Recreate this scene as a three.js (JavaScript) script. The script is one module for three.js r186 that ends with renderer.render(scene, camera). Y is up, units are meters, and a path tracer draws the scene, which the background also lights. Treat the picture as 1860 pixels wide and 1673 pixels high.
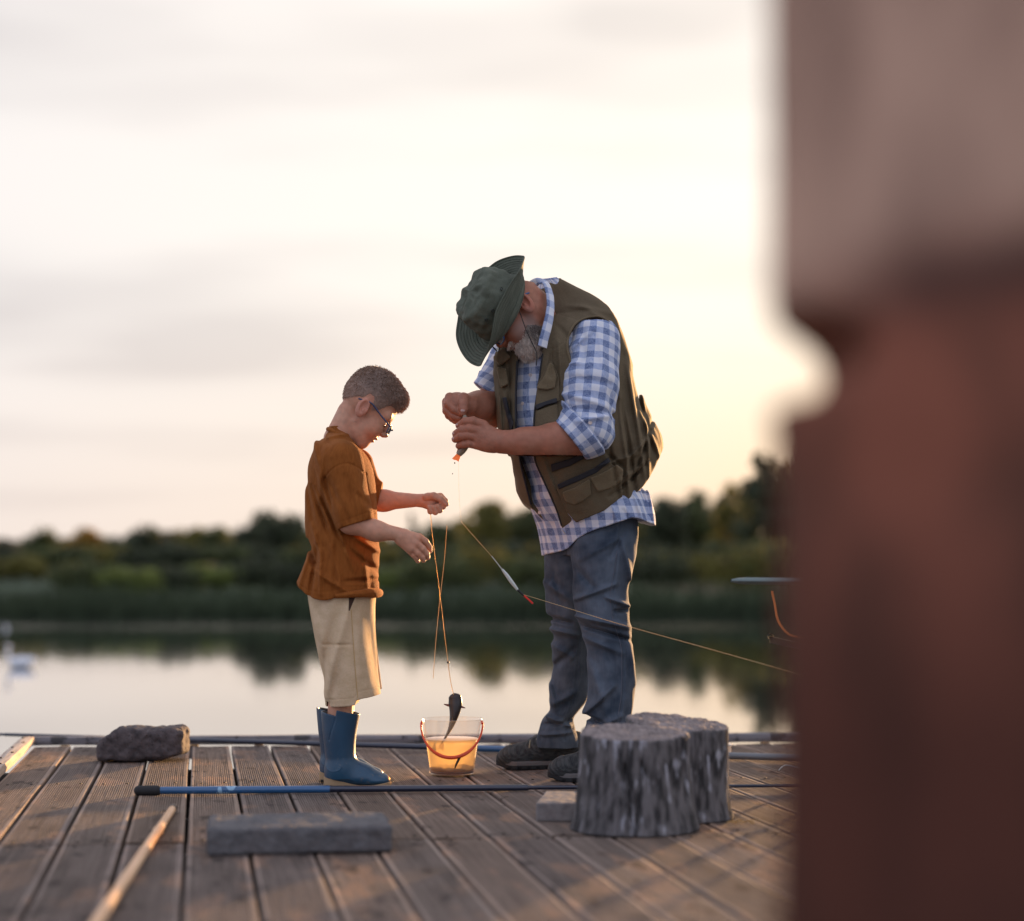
import * as THREE from 'three';
import { mergeGeometries } from 'three/addons/utils/BufferGeometryUtils.js';
import { ImprovedNoise } from 'three/addons/math/ImprovedNoise.js';
import { RoundedBoxGeometry } from 'three/addons/geometries/RoundedBoxGeometry.js';

// ---------------------------------------------------------------- camera, sky, sun, exposure
const FPX = 3200, CX = 930, HY = 1056, CAMH = 0.607, WATER = -1.0;   // lens in pixels of the 1860 x 1673 photograph; the deck is y = 0
const scene = new THREE.Scene();
const camera = new THREE.PerspectiveCamera(2 * Math.atan(836.5 / FPX) * 180 / Math.PI, 1860 / 1673, 0.1, 1500);
camera.position.set(0, CAMH, 0);
camera.lookAt(0, CAMH, -10);
camera.setViewOffset(1860, 1673, 0, 836.5 - HY, 1860, 1673);
camera.focus = 5.33;
camera.userData.fStop = 1.35;
camera.updateProjectionMatrix();

const renderer = new THREE.WebGLRenderer({ antialias: true });
renderer.setSize(1024, 921);
renderer.toneMapping = THREE.LinearToneMapping;
renderer.toneMappingExposure = 3.1;
renderer.shadowMap.enabled = true;

const noiseGen = new ImprovedNoise();
const N3 = (x, y, z) => noiseGen.noise(x, y, z);
const fbm = (x, y, z, o = 4) => { let s = 0, a = 0.5; for (let i = 0; i < o; i++) { s += a * N3(x, y, z); x *= 2.03; y *= 2.03; z *= 2.03; a *= 0.5; } return s; };
const clamp = (x, a = 0, b = 1) => Math.min(b, Math.max(a, x));
const lerp = (a, b, t) => a + (b - a) * t;
const smooth = (a, b, x) => { const t = clamp((x - a) / (b - a)); return t * t * (3 - 2 * t); };
function rng(seed) { let s = seed >>> 0; return () => { s = (s + 0x6d2b79f5) | 0; let t = Math.imul(s ^ (s >>> 15), 1 | s); t = (t + Math.imul(t ^ (t >>> 7), 61 | t)) ^ t; return ((t ^ (t >>> 14)) >>> 0) / 4294967296; }; }
const DEG = Math.PI / 180;

const sunAz = 24 * DEG, sunEl = 3.2 * DEG;
const sunDir = new THREE.Vector3(Math.sin(sunAz) * Math.cos(sunEl), Math.sin(sunEl), -Math.cos(sunAz) * Math.cos(sunEl));
{ // a hazy evening sky: warm and bright round the low sun, cool grey-blue on the far side, soft drifts of cloud
  const SKY = 0.35, W = 2048, H = 1024, data = new Float32Array(W * H * 4);
  for (let r = 0; r < H; r++) {
    const el = ((r + 0.5) / H - 0.5) * Math.PI, y = Math.sin(el), ce = Math.cos(el), eld = el / DEG;
    for (let c = 0; c < W; c++) {
      const th = ((c + 0.5) / W - 0.5) * 2 * Math.PI, x = Math.cos(th) * ce, z = Math.sin(th) * ce;
      const dot = x * sunDir.x + y * sunDir.y + z * sunDir.z, g = Math.acos(clamp(dot, -1, 1)) / DEG;
      const azd = Math.atan2(x, -z) / DEG;
      const near = Math.exp(-((g / 68) ** 2)), wide = Math.exp(-((g / 85) ** 2));
      const up = smooth(0, 10, eld), hi = smooth(10, 60, eld);
      // cool dome on the far side, warm cream towards the sun
      let R = lerp(0.76, 0.74, wide), G = lerp(0.82, 0.74, wide), B = lerp(1.02, 0.80, wide);
      R = lerp(R, lerp(0.84, 0.94, up), near); G = lerp(G, lerp(0.69, 0.87, up), near); B = lerp(B, lerp(0.57, 0.80, up), near);
      R *= 1 - 0.12 * hi; G *= 1 - 0.12 * hi; B *= 1 - 0.05 * hi;
      const low = Math.exp(-((eld / 9) ** 2)), glow = 0.34 * Math.exp(-((g / 15) ** 2)), warm = Math.exp(-((g / 18) ** 2)) * Math.exp(-((eld / 9.5) ** 2)), core = 5.0 * Math.exp(-((g / 2.1) ** 2)) + 0.22 * Math.exp(-((g / 32) ** 2));
      G *= 1 - 0.22 * warm; B *= 1 - 0.52 * warm;
      R += glow + core; G += glow * lerp(0.82, 0.52, low) + core * lerp(0.86, 0.70, low); B += glow * lerp(0.6, 0.14, low) + core * lerp(0.66, 0.36, low);
      // long soft cloud drifts
      const px = x / (y + 0.22), pz = z / (y + 0.22);
      const n = fbm(px * 0.9 + 3.1, pz * 2.6 + 7.7, 0.4, 4) + 0.5 * fbm(azd * 0.055 + 11, eld * 0.30, 2.5, 4);
      let k = smooth(-0.04, 0.36, n) * 0.95;
      const band = Math.exp(-(((eld - 7.3 + azd * 0.07 + 0.9 * N3(azd * 0.10, 3.3, 1.7)) / 1.6) ** 2)) * smooth(1, -9, azd) * smooth(-70, -25, azd);
      const bandUp = Math.exp(-(((eld - 17.5 - 0.06 * azd) / 1.6) ** 2)) * 0.6;
      k = clamp(k * 0.6 + band * (0.75 + 0.5 * N3(azd * 0.16, eld * 0.55, 9.1)) + bandUp * smooth(-0.25, 0.35, N3(azd * 0.13, eld * 0.4, 4.4))) * smooth(0, 3, eld) * (1 - 0.7 * Math.exp(-((g / 12) ** 2)));
      R *= 1 - 0.20 * k; G *= 1 - 0.205 * k; B *= 1 - 0.195 * k;
      const o = (r * W + c) * 4;
      data[o] = SKY * Math.max(0, R); data[o + 1] = SKY * Math.max(0, G); data[o + 2] = SKY * Math.max(0, B); data[o + 3] = 1;
    }
  }
  const sky = new THREE.DataTexture(data, W, H, THREE.RGBAFormat, THREE.FloatType);
  sky.mapping = THREE.EquirectangularReflectionMapping;
  sky.magFilter = THREE.LinearFilter;
  sky.needsUpdate = true;
  scene.background = sky;
  scene.environment = sky;
}
const sun = new THREE.DirectionalLight(new THREE.Color(1.0, 0.56, 0.24), 5.0);
sun.name = 'sun';
sun.position.copy(sunDir).multiplyScalar(60);
sun.castShadow = true;
sun.shadow.radius = 3;
sun.shadow.mapSize.set(2048, 2048);
Object.assign(sun.shadow.camera, { left: -8, right: 8, top: 8, bottom: -8, near: 1, far: 120 });
scene.add(sun, sun.target);

// ---------------------------------------------------------------- helpers
const V = (x, y, z) => new THREE.Vector3(x, y, z);
// where in the place the thing stands that the photograph shows at pixel (u, v), d metres before the lens
const at = (u, v, d) => V((u - CX) / FPX * d, CAMH - (v - HY) / FPX * d, -d);
const onDeck = (u, v, lift = 0) => { const d = FPX * (CAMH - lift) / (v - HY); return V((u - CX) / FPX * d, lift, -d); };
const onWater = (u, v) => { const d = FPX * (CAMH - WATER) / (v - HY); return V((u - CX) / FPX * d, WATER, -d); };
const used = {};
function numbered(name) { const n = used[name] = (used[name] ?? -1) + 1; return n ? name + '_' + String(n).padStart(3, '0') : name; }
function shadows(m) { m.castShadow = m.receiveShadow = true; return m; }
function tag(o, label, category, group, kind) { o.userData.label = label; if (category) o.userData.category = category; if (group) o.userData.group = group; if (kind) o.userData.kind = kind; return o; }
function thing(name, label, category, pos = V(0, 0, 0), group) { const o = new THREE.Group(); o.name = numbered(name); o.position.copy(pos); scene.add(o); return tag(o, label, category, group); }
function part(name, geo, mat, parent, label) { const m = shadows(new THREE.Mesh(geo, mat)); m.name = numbered(name); if (label) m.userData.label = label; parent.add(m); return m; }
// a geometry written in world metres, made relative to its thing's base
function local(geo, parent) { let p = parent; const o = V(0, 0, 0); while (p && p !== scene) { o.add(p.position); p = p.parent; } return geo.translate(-o.x, -o.y, -o.z); }
function wpart(name, geo, mat, parent, label) { return part(name, local(geo, parent), mat, parent, label); }
function struct(name, geo, mat, label) { const m = shadows(new THREE.Mesh(geo, mat)); m.name = name; scene.add(m); m.userData.kind = 'structure'; if (label) m.userData.label = label; return m; }

function tex(w, h, fn, srgb = true, rx = 1, ry = 1) {
  const data = new Uint8Array(w * h * 4);
  for (let y = 0; y < h; y++) for (let x = 0; x < w; x++) { const c = fn(x / w, y / h, x, y), o = (y * w + x) * 4; data[o] = clamp(c[0]) * 255; data[o + 1] = clamp(c[1]) * 255; data[o + 2] = clamp(c[2]) * 255; data[o + 3] = 255; }
  const t = new THREE.DataTexture(data, w, h);
  if (srgb) t.colorSpace = THREE.SRGBColorSpace;
  t.wrapS = t.wrapT = THREE.RepeatWrapping; t.magFilter = THREE.LinearFilter; t.minFilter = THREE.LinearMipmapLinearFilter; t.generateMipmaps = true; t.repeat.set(rx, ry); t.needsUpdate = true;
  return t;
}
const s1 = (c) => (c <= 0.0031308 ? 12.92 * c : 1.055 * Math.pow(c, 1 / 2.4) - 0.055);
const srgb = (r, g, b) => [s1(clamp(r)), s1(clamp(g)), s1(clamp(b))];       // linear base colour to texture value
const mix3 = (a, b, t) => [lerp(a[0], b[0], t), lerp(a[1], b[1], t), lerp(a[2], b[2], t)];
// noise that repeats after 1 in x and y
function tn(u, v, fx, fy, z, o = 3) { // blends four shifted copies so that the texture tiles
  const w = smooth(0.75, 1, u), q = smooth(0.75, 1, v), f = (a, b) => fbm(a * fx, b * fy, z, o);
  return lerp(lerp(f(u, v), f(u - 1, v), w), lerp(f(u, v - 1), f(u - 1, v - 1), w), q);
}
const std = (o) => new THREE.MeshStandardMaterial(o);
const lin = (r, g, b) => new THREE.Color().setRGB(r, g, b);
const vc = (o) => std({ vertexColors: true, ...o });

function tube(points, r, seg = 24, rad = 8, closed = false) {
  const curve = new THREE.CatmullRomCurve3(points, closed, 'centripetal');
  if (typeof r === 'number') return new THREE.TubeGeometry(curve, seg, r, rad, closed);
  const g = new THREE.TubeGeometry(curve, seg, 1, rad, closed), p = g.attributes.position, q = V(0, 0, 0);
  for (let i = 0; i <= seg; i++) { const c = curve.getPointAt(i / seg), k = r(i / seg); for (let j = 0; j <= rad; j++) { const a = i * (rad + 1) + j; q.fromBufferAttribute(p, a).sub(c).multiplyScalar(k).add(c); p.setXYZ(a, q.x, q.y, q.z); } }
  g.computeVertexNormals();
  return g;
}
function capTube(points, r, seg = 24, rad = 10) { // a tube with round ends
  const rr = typeof r === 'number' ? () => r : r, g = tube(points, r, seg, rad);
  const a = new THREE.SphereGeometry(rr(0), rad, 6).translate(...points[0].toArray()), b = new THREE.SphereGeometry(rr(1), rad, 6).translate(...points.at(-1).toArray());
  return mergeGeometries([g, a, b]);
}
// a sheet over (u, v) in [0,1]^2
function sheet(nu, nv, fn, uvs) {
  const pos = [], uv = [], idx = [];
  for (let j = 0; j <= nv; j++) for (let i = 0; i <= nu; i++) { const p = fn(i / nu, j / nv); pos.push(p.x, p.y, p.z); const t = uvs ? uvs(i / nu, j / nv) : [i / nu, j / nv]; uv.push(t[0], t[1]); }
  for (let j = 0; j < nv; j++) for (let i = 0; i < nu; i++) { const a = j * (nu + 1) + i, b = a + 1, c = a + nu + 1, d = c + 1; idx.push(a, b, d, a, d, c); }
  const g = new THREE.BufferGeometry();
  g.setAttribute('position', new THREE.Float32BufferAttribute(pos, 3)); g.setAttribute('uv', new THREE.Float32BufferAttribute(uv, 2)); g.setIndex(idx); g.computeVertexNormals();
  return g;
}
function weldSeam(g, nu, nv) { // same normals on both sides of a closed sheet's seam (u = 0 and u = 1)
  const n = g.attributes.normal, a = V(0, 0, 0), b = V(0, 0, 0);
  for (let j = 0; j <= nv; j++) { const p = j * (nu + 1), q = p + nu; a.fromBufferAttribute(n, p); b.fromBufferAttribute(n, q); a.add(b).normalize(); n.setXYZ(p, a.x, a.y, a.z); n.setXYZ(q, a.x, a.y, a.z); }
  return g;
}

// ---- distance fields and the surface net that turns them into meshes
const smin = (a, b, k) => { const h = Math.max(k - Math.abs(a - b), 0) / k; return Math.min(a, b) - h * h * k * 0.25; };
const smax = (a, b, k) => -smin(-a, -b, k);
function cone(a, b, ra, rb) { // tapered capsule between two points
  const ax = a.x, ay = a.y, az = a.z, bx = b.x - ax, by = b.y - ay, bz = b.z - az, l = 1 / (bx * bx + by * by + bz * bz + 1e-12);
  return (x, y, z) => { x -= ax; y -= ay; z -= az; const t = Math.min(1, Math.max(0, (x * bx + y * by + z * bz) * l)); x -= bx * t; y -= by * t; z -= bz * t; return Math.sqrt(x * x + y * y + z * z) - (ra + (rb - ra) * t); };
}
function ell(c, X, Y, Z, rx, ry, rz) { // ellipsoid with its own axes
  return (x, y, z) => { x -= c.x; y -= c.y; z -= c.z; const a = (x * X.x + y * X.y + z * X.z), b = (x * Y.x + y * Y.y + z * Y.z), e = (x * Z.x + y * Z.y + z * Z.z);
    const k0 = Math.sqrt((a / rx) ** 2 + (b / ry) ** 2 + (e / rz) ** 2), k1 = Math.sqrt((a / rx / rx) ** 2 + (b / ry / ry) ** 2 + (e / rz / rz) ** 2); return k1 < 1e-9 ? -Math.min(rx, ry, rz) : k0 * (k0 - 1) / k1; };
}
function union(list, k) { return (x, y, z) => { let d = list[0](x, y, z); for (let i = 1; i < list.length; i++) d = smin(d, list[i](x, y, z), k); return d; }; }
function boxOf(points, pad) { const b = new THREE.Box3().setFromPoints(points); return [b.min.subScalar(pad), b.max.addScalar(pad)]; }
function net(f, lo, hi, h, { uv, period, color, safe = 1.35 } = {}) {
  const nx = Math.ceil((hi.x - lo.x) / h) + 1, ny = Math.ceil((hi.y - lo.y) / h) + 1, nz = Math.ceil((hi.z - lo.z) / h) + 1, sy = nx, sz = nx * ny, val = new Float32Array(nx * ny * nz), Bk = 8;
  for (let k0 = 0; k0 < nz; k0 += Bk) for (let j0 = 0; j0 < ny; j0 += Bk) for (let i0 = 0; i0 < nx; i0 += Bk) {
    const i1 = Math.min(i0 + Bk, nx), j1 = Math.min(j0 + Bk, ny), k1 = Math.min(k0 + Bk, nz);
    const c = f(lo.x + (i0 + Bk / 2) * h, lo.y + (j0 + Bk / 2) * h, lo.z + (k0 + Bk / 2) * h), skip = Math.abs(c) > Bk * h * 0.87 * safe;
    for (let k = k0; k < k1; k++) for (let j = j0; j < j1; j++) for (let i = i0; i < i1; i++) val[k * sz + j * sy + i] = skip ? c : f(lo.x + i * h, lo.y + j * h, lo.z + k * h);
  }
  const cell = new Int32Array(nx * ny * nz).fill(-1), pos = [], idx = [];
  const off = [0, 1, sy, sy + 1, sz, sz + 1, sz + sy, sz + sy + 1], E = [[0, 1], [2, 3], [4, 5], [6, 7], [0, 2], [1, 3], [4, 6], [5, 7], [0, 4], [1, 5], [2, 6], [3, 7]];
  for (let k = 0; k < nz - 1; k++) for (let j = 0; j < ny - 1; j++) for (let i = 0; i < nx - 1; i++) {
    const o = k * sz + j * sy + i; let m = 0;
    for (let c = 0; c < 8; c++) if (val[o + off[c]] < 0) m |= 1 << c;
    if (m === 0 || m === 255) continue;
    let x = 0, y = 0, z = 0, n = 0;
    for (const [a, b] of E) { if (((m >> a) & 1) === ((m >> b) & 1)) continue; const va = val[o + off[a]], vb = val[o + off[b]], t = va / (va - vb); x += (a & 1) + ((b & 1) - (a & 1)) * t; y += ((a >> 1) & 1) + (((b >> 1) & 1) - ((a >> 1) & 1)) * t; z += (a >> 2) + ((b >> 2) - (a >> 2)) * t; n++; }
    cell[o] = pos.length / 3; pos.push(lo.x + (i + x / n) * h, lo.y + (j + y / n) * h, lo.z + (k + z / n) * h);
  }
  const quad = (a, b, c, d, flip) => { if (a < 0 || b < 0 || c < 0 || d < 0) return; if (flip) idx.push(a, c, b, b, c, d); else idx.push(a, b, c, b, d, c); };
  for (let k = 1; k < nz - 1; k++) for (let j = 1; j < ny - 1; j++) for (let i = 1; i < nx - 1; i++) {
    const o = k * sz + j * sy + i, s = val[o] < 0;
    if (s !== (val[o + 1] < 0)) quad(cell[o - sy - sz], cell[o - sz], cell[o - sy], cell[o], !s);
    if (s !== (val[o + sy] < 0)) quad(cell[o - 1 - sz], cell[o - 1], cell[o - sz], cell[o], !s);
    if (s !== (val[o + sz] < 0)) quad(cell[o - 1 - sy], cell[o - sy], cell[o - 1], cell[o], !s);
  }
  const nv = pos.length / 3, nor = new Float32Array(nv * 3), e = h * 0.6;
  for (let v = 0; v < nv; v++) {
    let x = pos[v * 3], y = pos[v * 3 + 1], z = pos[v * 3 + 2], gx, gy, gz, l;
    for (let it = 0; it < 2; it++) {
      gx = f(x + e, y, z) - f(x - e, y, z); gy = f(x, y + e, z) - f(x, y - e, z); gz = f(x, y, z + e) - f(x, y, z - e); l = Math.sqrt(gx * gx + gy * gy + gz * gz) || 1;
      if (it) break;
      const d = f(x, y, z) * 2 * e / l, m = clamp(d, -h * 0.6, h * 0.6); x -= gx / l * m; y -= gy / l * m; z -= gz / l * m;
    }
    pos[v * 3] = x; pos[v * 3 + 1] = y; pos[v * 3 + 2] = z; nor[v * 3] = gx / l; nor[v * 3 + 1] = gy / l; nor[v * 3 + 2] = gz / l;
  }
  const g = new THREE.BufferGeometry(), N = Array.from(nor), T = [], C = [];
  if (uv) for (let v = 0; v < nv; v++) { const t = uv(pos[v * 3], pos[v * 3 + 1], pos[v * 3 + 2], nor[v * 3], nor[v * 3 + 1], nor[v * 3 + 2]); T.push(t[0], t[1]); }
  if (uv && period) { // where the wrapped coordinate jumps, give the triangle vertices of its own
    const twin = new Map();
    for (let t = 0; t < idx.length; t += 3) { const us = [T[idx[t] * 2], T[idx[t + 1] * 2], T[idx[t + 2] * 2]], mx = Math.max(...us); if (mx - Math.min(...us) < period / 2) continue;
      for (let q = 0; q < 3; q++) if (mx - us[q] > period / 2) { const v = idx[t + q]; if (!twin.has(v)) { twin.set(v, pos.length / 3); pos.push(pos[v * 3], pos[v * 3 + 1], pos[v * 3 + 2]); N.push(N[v * 3], N[v * 3 + 1], N[v * 3 + 2]); T.push(T[v * 2] + period, T[v * 2 + 1]); } idx[t + q] = twin.get(v); } }
  }
  if (color) for (let v = 0; v < pos.length / 3; v++) { const c = color(pos[v * 3], pos[v * 3 + 1], pos[v * 3 + 2], N[v * 3], N[v * 3 + 1], N[v * 3 + 2]); C.push(c[0], c[1], c[2]); }
  g.setAttribute('position', new THREE.Float32BufferAttribute(pos, 3)); g.setAttribute('normal', new THREE.Float32BufferAttribute(N, 3));
  if (uv) g.setAttribute('uv', new THREE.Float32BufferAttribute(T, 2));
  if (color) g.setAttribute('color', new THREE.Float32BufferAttribute(C, 3));
  g.setIndex(idx);
  return g;
}
// ---------------------------------------------------------------- water and far bank
const TH = Math.atan((CX - 363) / FPX), AL = V(-Math.sin(TH), 0, -Math.cos(TH)), CR = V(Math.cos(TH), 0, -Math.sin(TH));   // along and across the planks
{
  const waves = tex(512, 512, (u, v) => { const a = 0.5 + 0.55 * tn(u, v, 9, 20, 1.3, 4) + 0.25 * tn(u, v, 30, 60, 5.3, 2); return [a, a, a]; }, false);
  const water = (bump, rough) => new THREE.MeshPhysicalMaterial({ color: lin(0.020, 0.026, 0.024), roughness: rough, ior: 1.6, clearcoat: 0.5, clearcoatRoughness: rough, bumpMap: waves, bumpScale: bump });
  const w = new THREE.Group(); w.name = 'water'; scene.add(w); w.userData.kind = 'structure'; w.userData.label = 'calm lake water mirroring the pale evening sky and the trees';
  const plane = (x0, x1, z0, z1) => sheet(1, 1, (a, b) => V(lerp(x0, x1, a), WATER, lerp(z1, z0, b)), (a, b) => [lerp(x0, x1, a) / 5, lerp(z1, z0, b) / 5]);
  part('still_water', plane(-700, 700, -59, 300), water(0.0016, 0.02), w);
  part('ripple_band', plane(-700, 700, -82, -59), water(0.010, 0.06), w);
}
// the bank rises from the waterline to the foot of the trees
const shoreZ = (x) => -(77.5 + 1.5 * N3(x * 0.05, 3.7, 0.2) + Math.max(0, -x - 60) * 0.1 + Math.max(0, x - 50) * 0.15);
function bankY(x, z) { const t = shoreZ(x) - z; return WATER - 0.25 + 0.9 * smooth(0, 3, t) + 2.6 * smooth(4, 75, t) + 1.6 * smooth(90, 260, t) + 0.25 * N3(x * 0.09, z * 0.09, 1.1); }
{
  const earth = vc({ roughness: 1 });
  const g = sheet(160, 70, (a, b) => { const x = lerp(-420, 420, a), z = shoreZ(x) + 1.2 - 300 * b * b; return V(x, bankY(x, z), z); });
  const p = g.attributes.position, col = [];
  for (let i = 0; i < p.count; i++) { const x = p.getX(i), z = p.getZ(i), n = fbm(x * 0.06, z * 0.12, 2.2, 4), k = smooth(-0.05, 0.3, n), t = shoreZ(x) - z;
    let c = mix3([0.018, 0.040, 0.014], [0.040, 0.076, 0.018], k); c = mix3(c, [0.15, 0.10, 0.06], smooth(0.34, 0.46, N3(x * 0.045 + 4, z * 0.08, 8.1)) * smooth(14, 26, t)); c = mix3([0.05, 0.045, 0.03], c, smooth(0.5, 3, t)); col.push(...c); }
  g.setAttribute('color', new THREE.Float32BufferAttribute(col, 3));
  struct('far_bank', g, earth, 'grassy far bank of the lake below the trees');
}
function leafCloud(rand, lobes, count, size, squash = 0.8) { // many leaf-clump faces spread through the crown's volume
  const pos = [], nor = [], col = [], idx = [], n = V(0, 0, 0), a = V(0, 0, 0), b = V(0, 0, 0);
  const total = lobes.reduce((s, l) => s + l[3] ** 2, 0);
  for (const [cx, cy, cz, r] of lobes) {
    const m = Math.round(count * r * r / total);
    for (let i = 0; i < m; i++) {
      n.set(rand() * 2 - 1, rand() * 2 - 1, rand() * 2 - 1).normalize();
      const q = r * Math.pow(rand(), 0.42) * (1 + 0.28 * N3(n.x * 2.3 + cx, n.y * 2.3 + cy, n.z * 2.3 + cz));
      const x = cx + n.x * q, y = cy + n.y * q * squash, z = cz + n.z * q, s = size * (0.5 + rand());
      a.set(rand() * 2 - 1, rand() * 2 - 1, rand() * 2 - 1).cross(n).normalize(); b.copy(n).cross(a).addScaledVector(n, rand() - 0.5).normalize();
      const k = pos.length / 3, tone = 0.62 + 0.75 * rand();
      for (const [p, w] of [[-1, 0], [0, -0.62], [1, 0], [0, 0.62]]) { pos.push(x + a.x * s * p + b.x * s * w, y + a.y * s * p + b.y * s * w, z + a.z * s * p + b.z * s * w); nor.push(n.x * 0.7, n.y * 0.7 + 0.3, n.z * 0.7); col.push(tone, tone, tone); }
      idx.push(k, k + 1, k + 2, k, k + 2, k + 3);
    }
  }
  const g = new THREE.BufferGeometry();
  g.setAttribute('position', new THREE.Float32BufferAttribute(pos, 3)); g.setAttribute('color', new THREE.Float32BufferAttribute(col, 3)); g.setIndex(idx); g.computeVertexNormals();
  return g;
}
const leafMats = {
  dark: [0.092, 0.108, 0.040], deep: [0.068, 0.080, 0.042], olive: [0.165, 0.148, 0.036], gold: [0.330, 0.200, 0.040], bright: [0.170, 0.205, 0.050], grey: [0.100, 0.105, 0.075],
};
for (const k in leafMats) leafMats[k] = new THREE.MeshPhysicalMaterial({ color: lin(...leafMats[k]), vertexColors: true, roughness: 0.85, specularIntensity: 0.3, transmission: 0.42, thickness: 0, side: THREE.DoubleSide });
const barkMat = std({ color: lin(0.06, 0.045, 0.035), roughness: 1 });
function tree(u, top, half, D, tone, label, shape = 'round') {
  const x = (u - CX) / FPX * D, z = -D, y0 = bankY(x, z) - 0.2, yTop = CAMH + (HY - top) / FPX * D, H = Math.max(2, (yTop - y0) * (shape === 'bush' ? 1.05 : 1.09)), R = half / FPX * D;
  const t = thing(shape === 'bush' ? 'bush' : 'tree', label, shape === 'bush' ? 'bush' : 'tree', V(x, y0, z), shape === 'bush' ? 'bushes on the far bank' : 'trees along the far bank');
  const rand = rng(Math.round(u * 31 + top * 7)), lobes = [];
  if (shape === 'round') { lobes.push([0, H * 0.55, 0, Math.min(R, H * 0.45)], [R * 0.45, H * 0.28, 0, R * 0.5], [-R * 0.45, H * 0.28, 0, R * 0.5]); for (let i = 0; i < 10; i++) { const a = rand() * 6.28, q = R * (0.4 + 0.42 * rand()), h = H * (0.2 + 0.62 * rand()), k = 1 - 0.45 * smooth(0.5, 0.9, h / H); lobes.push([Math.cos(a) * q * k, h, Math.sin(a) * q * 0.8 * k, R * (0.38 + 0.2 * rand())]); } lobes.push([(rand() - 0.5) * R * 0.4, H - R * 0.36, 0, R * 0.42]); }
  else if (shape === 'tall') { for (let i = 0; i < 9; i++) { const q = i / 8; lobes.push([(rand() - 0.5) * R * 0.7, H * (0.22 + 0.68 * q), (rand() - 0.5) * R * 0.7, R * lerp(0.75, 0.3, q) * (0.8 + 0.4 * rand())]); } }
  else for (let i = 0; i < 6; i++) lobes.push([(i / 5 - 0.5) * 1.5 * R, H * (0.4 + 0.15 * rand()), (rand() - 0.5) * R * 0.5, H * (0.38 + 0.2 * rand())]);
  part('crown', leafCloud(rand, lobes, shape === 'bush' ? 900 : 2400, Math.max(0.13, R * 0.095)), leafMats[tone], t);
  if (shape !== 'bush') {
    const lean = (rand() - 0.5) * 0.3, gs = [tube([V(0, -0.3, 0), V(lean * 0.3, H * 0.3, 0), V(lean, H * 0.75, 0)], (q) => lerp(0.028, 0.010, q) * H, 8, 7)];
    for (let i = 0; i < 4; i++) { const a = i * 1.7 + rand(); gs.push(tube([V(lean * 0.4, H * (0.3 + 0.06 * i), 0), V(Math.cos(a) * R * 0.4, H * (0.5 + 0.06 * i), Math.sin(a) * R * 0.4), V(Math.cos(a) * R * 0.7, H * (0.66 + 0.05 * i), Math.sin(a) * R * 0.7)], (q) => lerp(0.011, 0.004, q) * H, 6, 5)); }
    part('trunk', mergeGeometries(gs), barkMat, t);
  } else part('stem', mergeGeometries([0, 1, 2].map((i) => tube([V((i - 1) * 0.1, -0.2, 0), V((i - 1) * R * 0.3, H * 0.35, 0), V((i - 1) * R * 0.6, H * 0.6, 0.1)], 0.02 * H, 5, 5))), barkMat, t);
}
const T_ = [ // pixel column, top, half width, distance, tone, label, shape
  [8, 986, 40, 265, 'grey', 'low grey green tree at the left edge of the far bank'], [82, 968, 46, 253, 'dark', 'dark green tree second from the left on the far bank'],
  [158, 962, 44, 273, 'gold', 'golden brown tree with sunlit top on the far bank'], [205, 985, 30, 280, 'olive', 'small olive tree between the golden tree and dark trees'],
  [258, 962, 66, 255, 'deep', 'broad blackish tree in the middle of the left bank'], [345, 966, 46, 275, 'olive', 'olive tree with brownish top left of the tallest left tree'],
  [396, 958, 34, 260, 'dark', 'narrow dark tree just left of the tallest left tree'], [492, 932, 68, 170, 'deep', 'tallest rounded dark tree behind the back of the boy'],
  [590, 965, 50, 265, 'dark', 'dark tree mostly hidden behind the boy'], [668, 972, 46, 273, 'olive', 'low olive tree between the boy and the lone pointed tree'],
  [752, 934, 17, 260, 'deep', 'slim pointed tree standing up beside the hand of the boy', 'tall'], [725, 972, 50, 270, 'dark', 'low dark tree under the slim pointed tree'],
  [810, 955, 52, 267, 'dark', 'dark tree behind the fishing lines'], [885, 913, 60, 226, 'olive', 'tall olive green tree left of the legs of the old man'],
  [960, 925, 56, 234, 'dark', 'dark tree right behind the shirt tail of the old man'], [1050, 908, 66, 230, 'deep', 'tall dark tree behind the old man'],
  [1135, 914, 50, 236, 'dark', 'dark tree behind the hip of the old man'], [1205, 908, 56, 218, 'deep', 'dark tree just right of the old man'],
  [1275, 898, 58, 224, 'dark', 'rounded dark green tree right of the old man'], [1335, 886, 46, 200, 'olive', 'olive tree beside the tallest trees on the right'],
  [1392, 832, 66, 190, 'deep', 'tallest dark tree against the sunset beside the blurred post'], [1480, 815, 80, 190, 'deep', 'tall dark tree mostly behind the blurred post'],
];
for (const t of T_) tree(...t);
const F_ = [[45, 985, 44], [112, 978, 40], [185, 982, 44], [302, 972, 44], [432, 966, 40], [545, 968, 46], [630, 978, 44], [700, 980, 44], [780, 968, 42], [845, 946, 46], [925, 936, 48], [1000, 930, 50], [1090, 925, 52], [1170, 922, 50], [1240, 916, 46], [1308, 905, 46], [1362, 880, 40], [1440, 850, 60]];
F_.forEach(([u, v, w], i) => tree(u, v, w, (u < 860 ? 285 : 245) + (i % 3) * 8, ['dark', 'olive', 'deep', 'grey'][i % 4], 'dark rear row tree, ' + ['first', 'second', 'third', 'fourth', 'fifth', 'sixth', 'seventh', 'eighth', 'ninth', 'tenth', 'eleventh', 'twelfth', 'thirteenth', 'fourteenth', 'fifteenth', 'sixteenth', 'seventeenth', 'last'][i] + ' from the left behind the front trees'));
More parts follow.
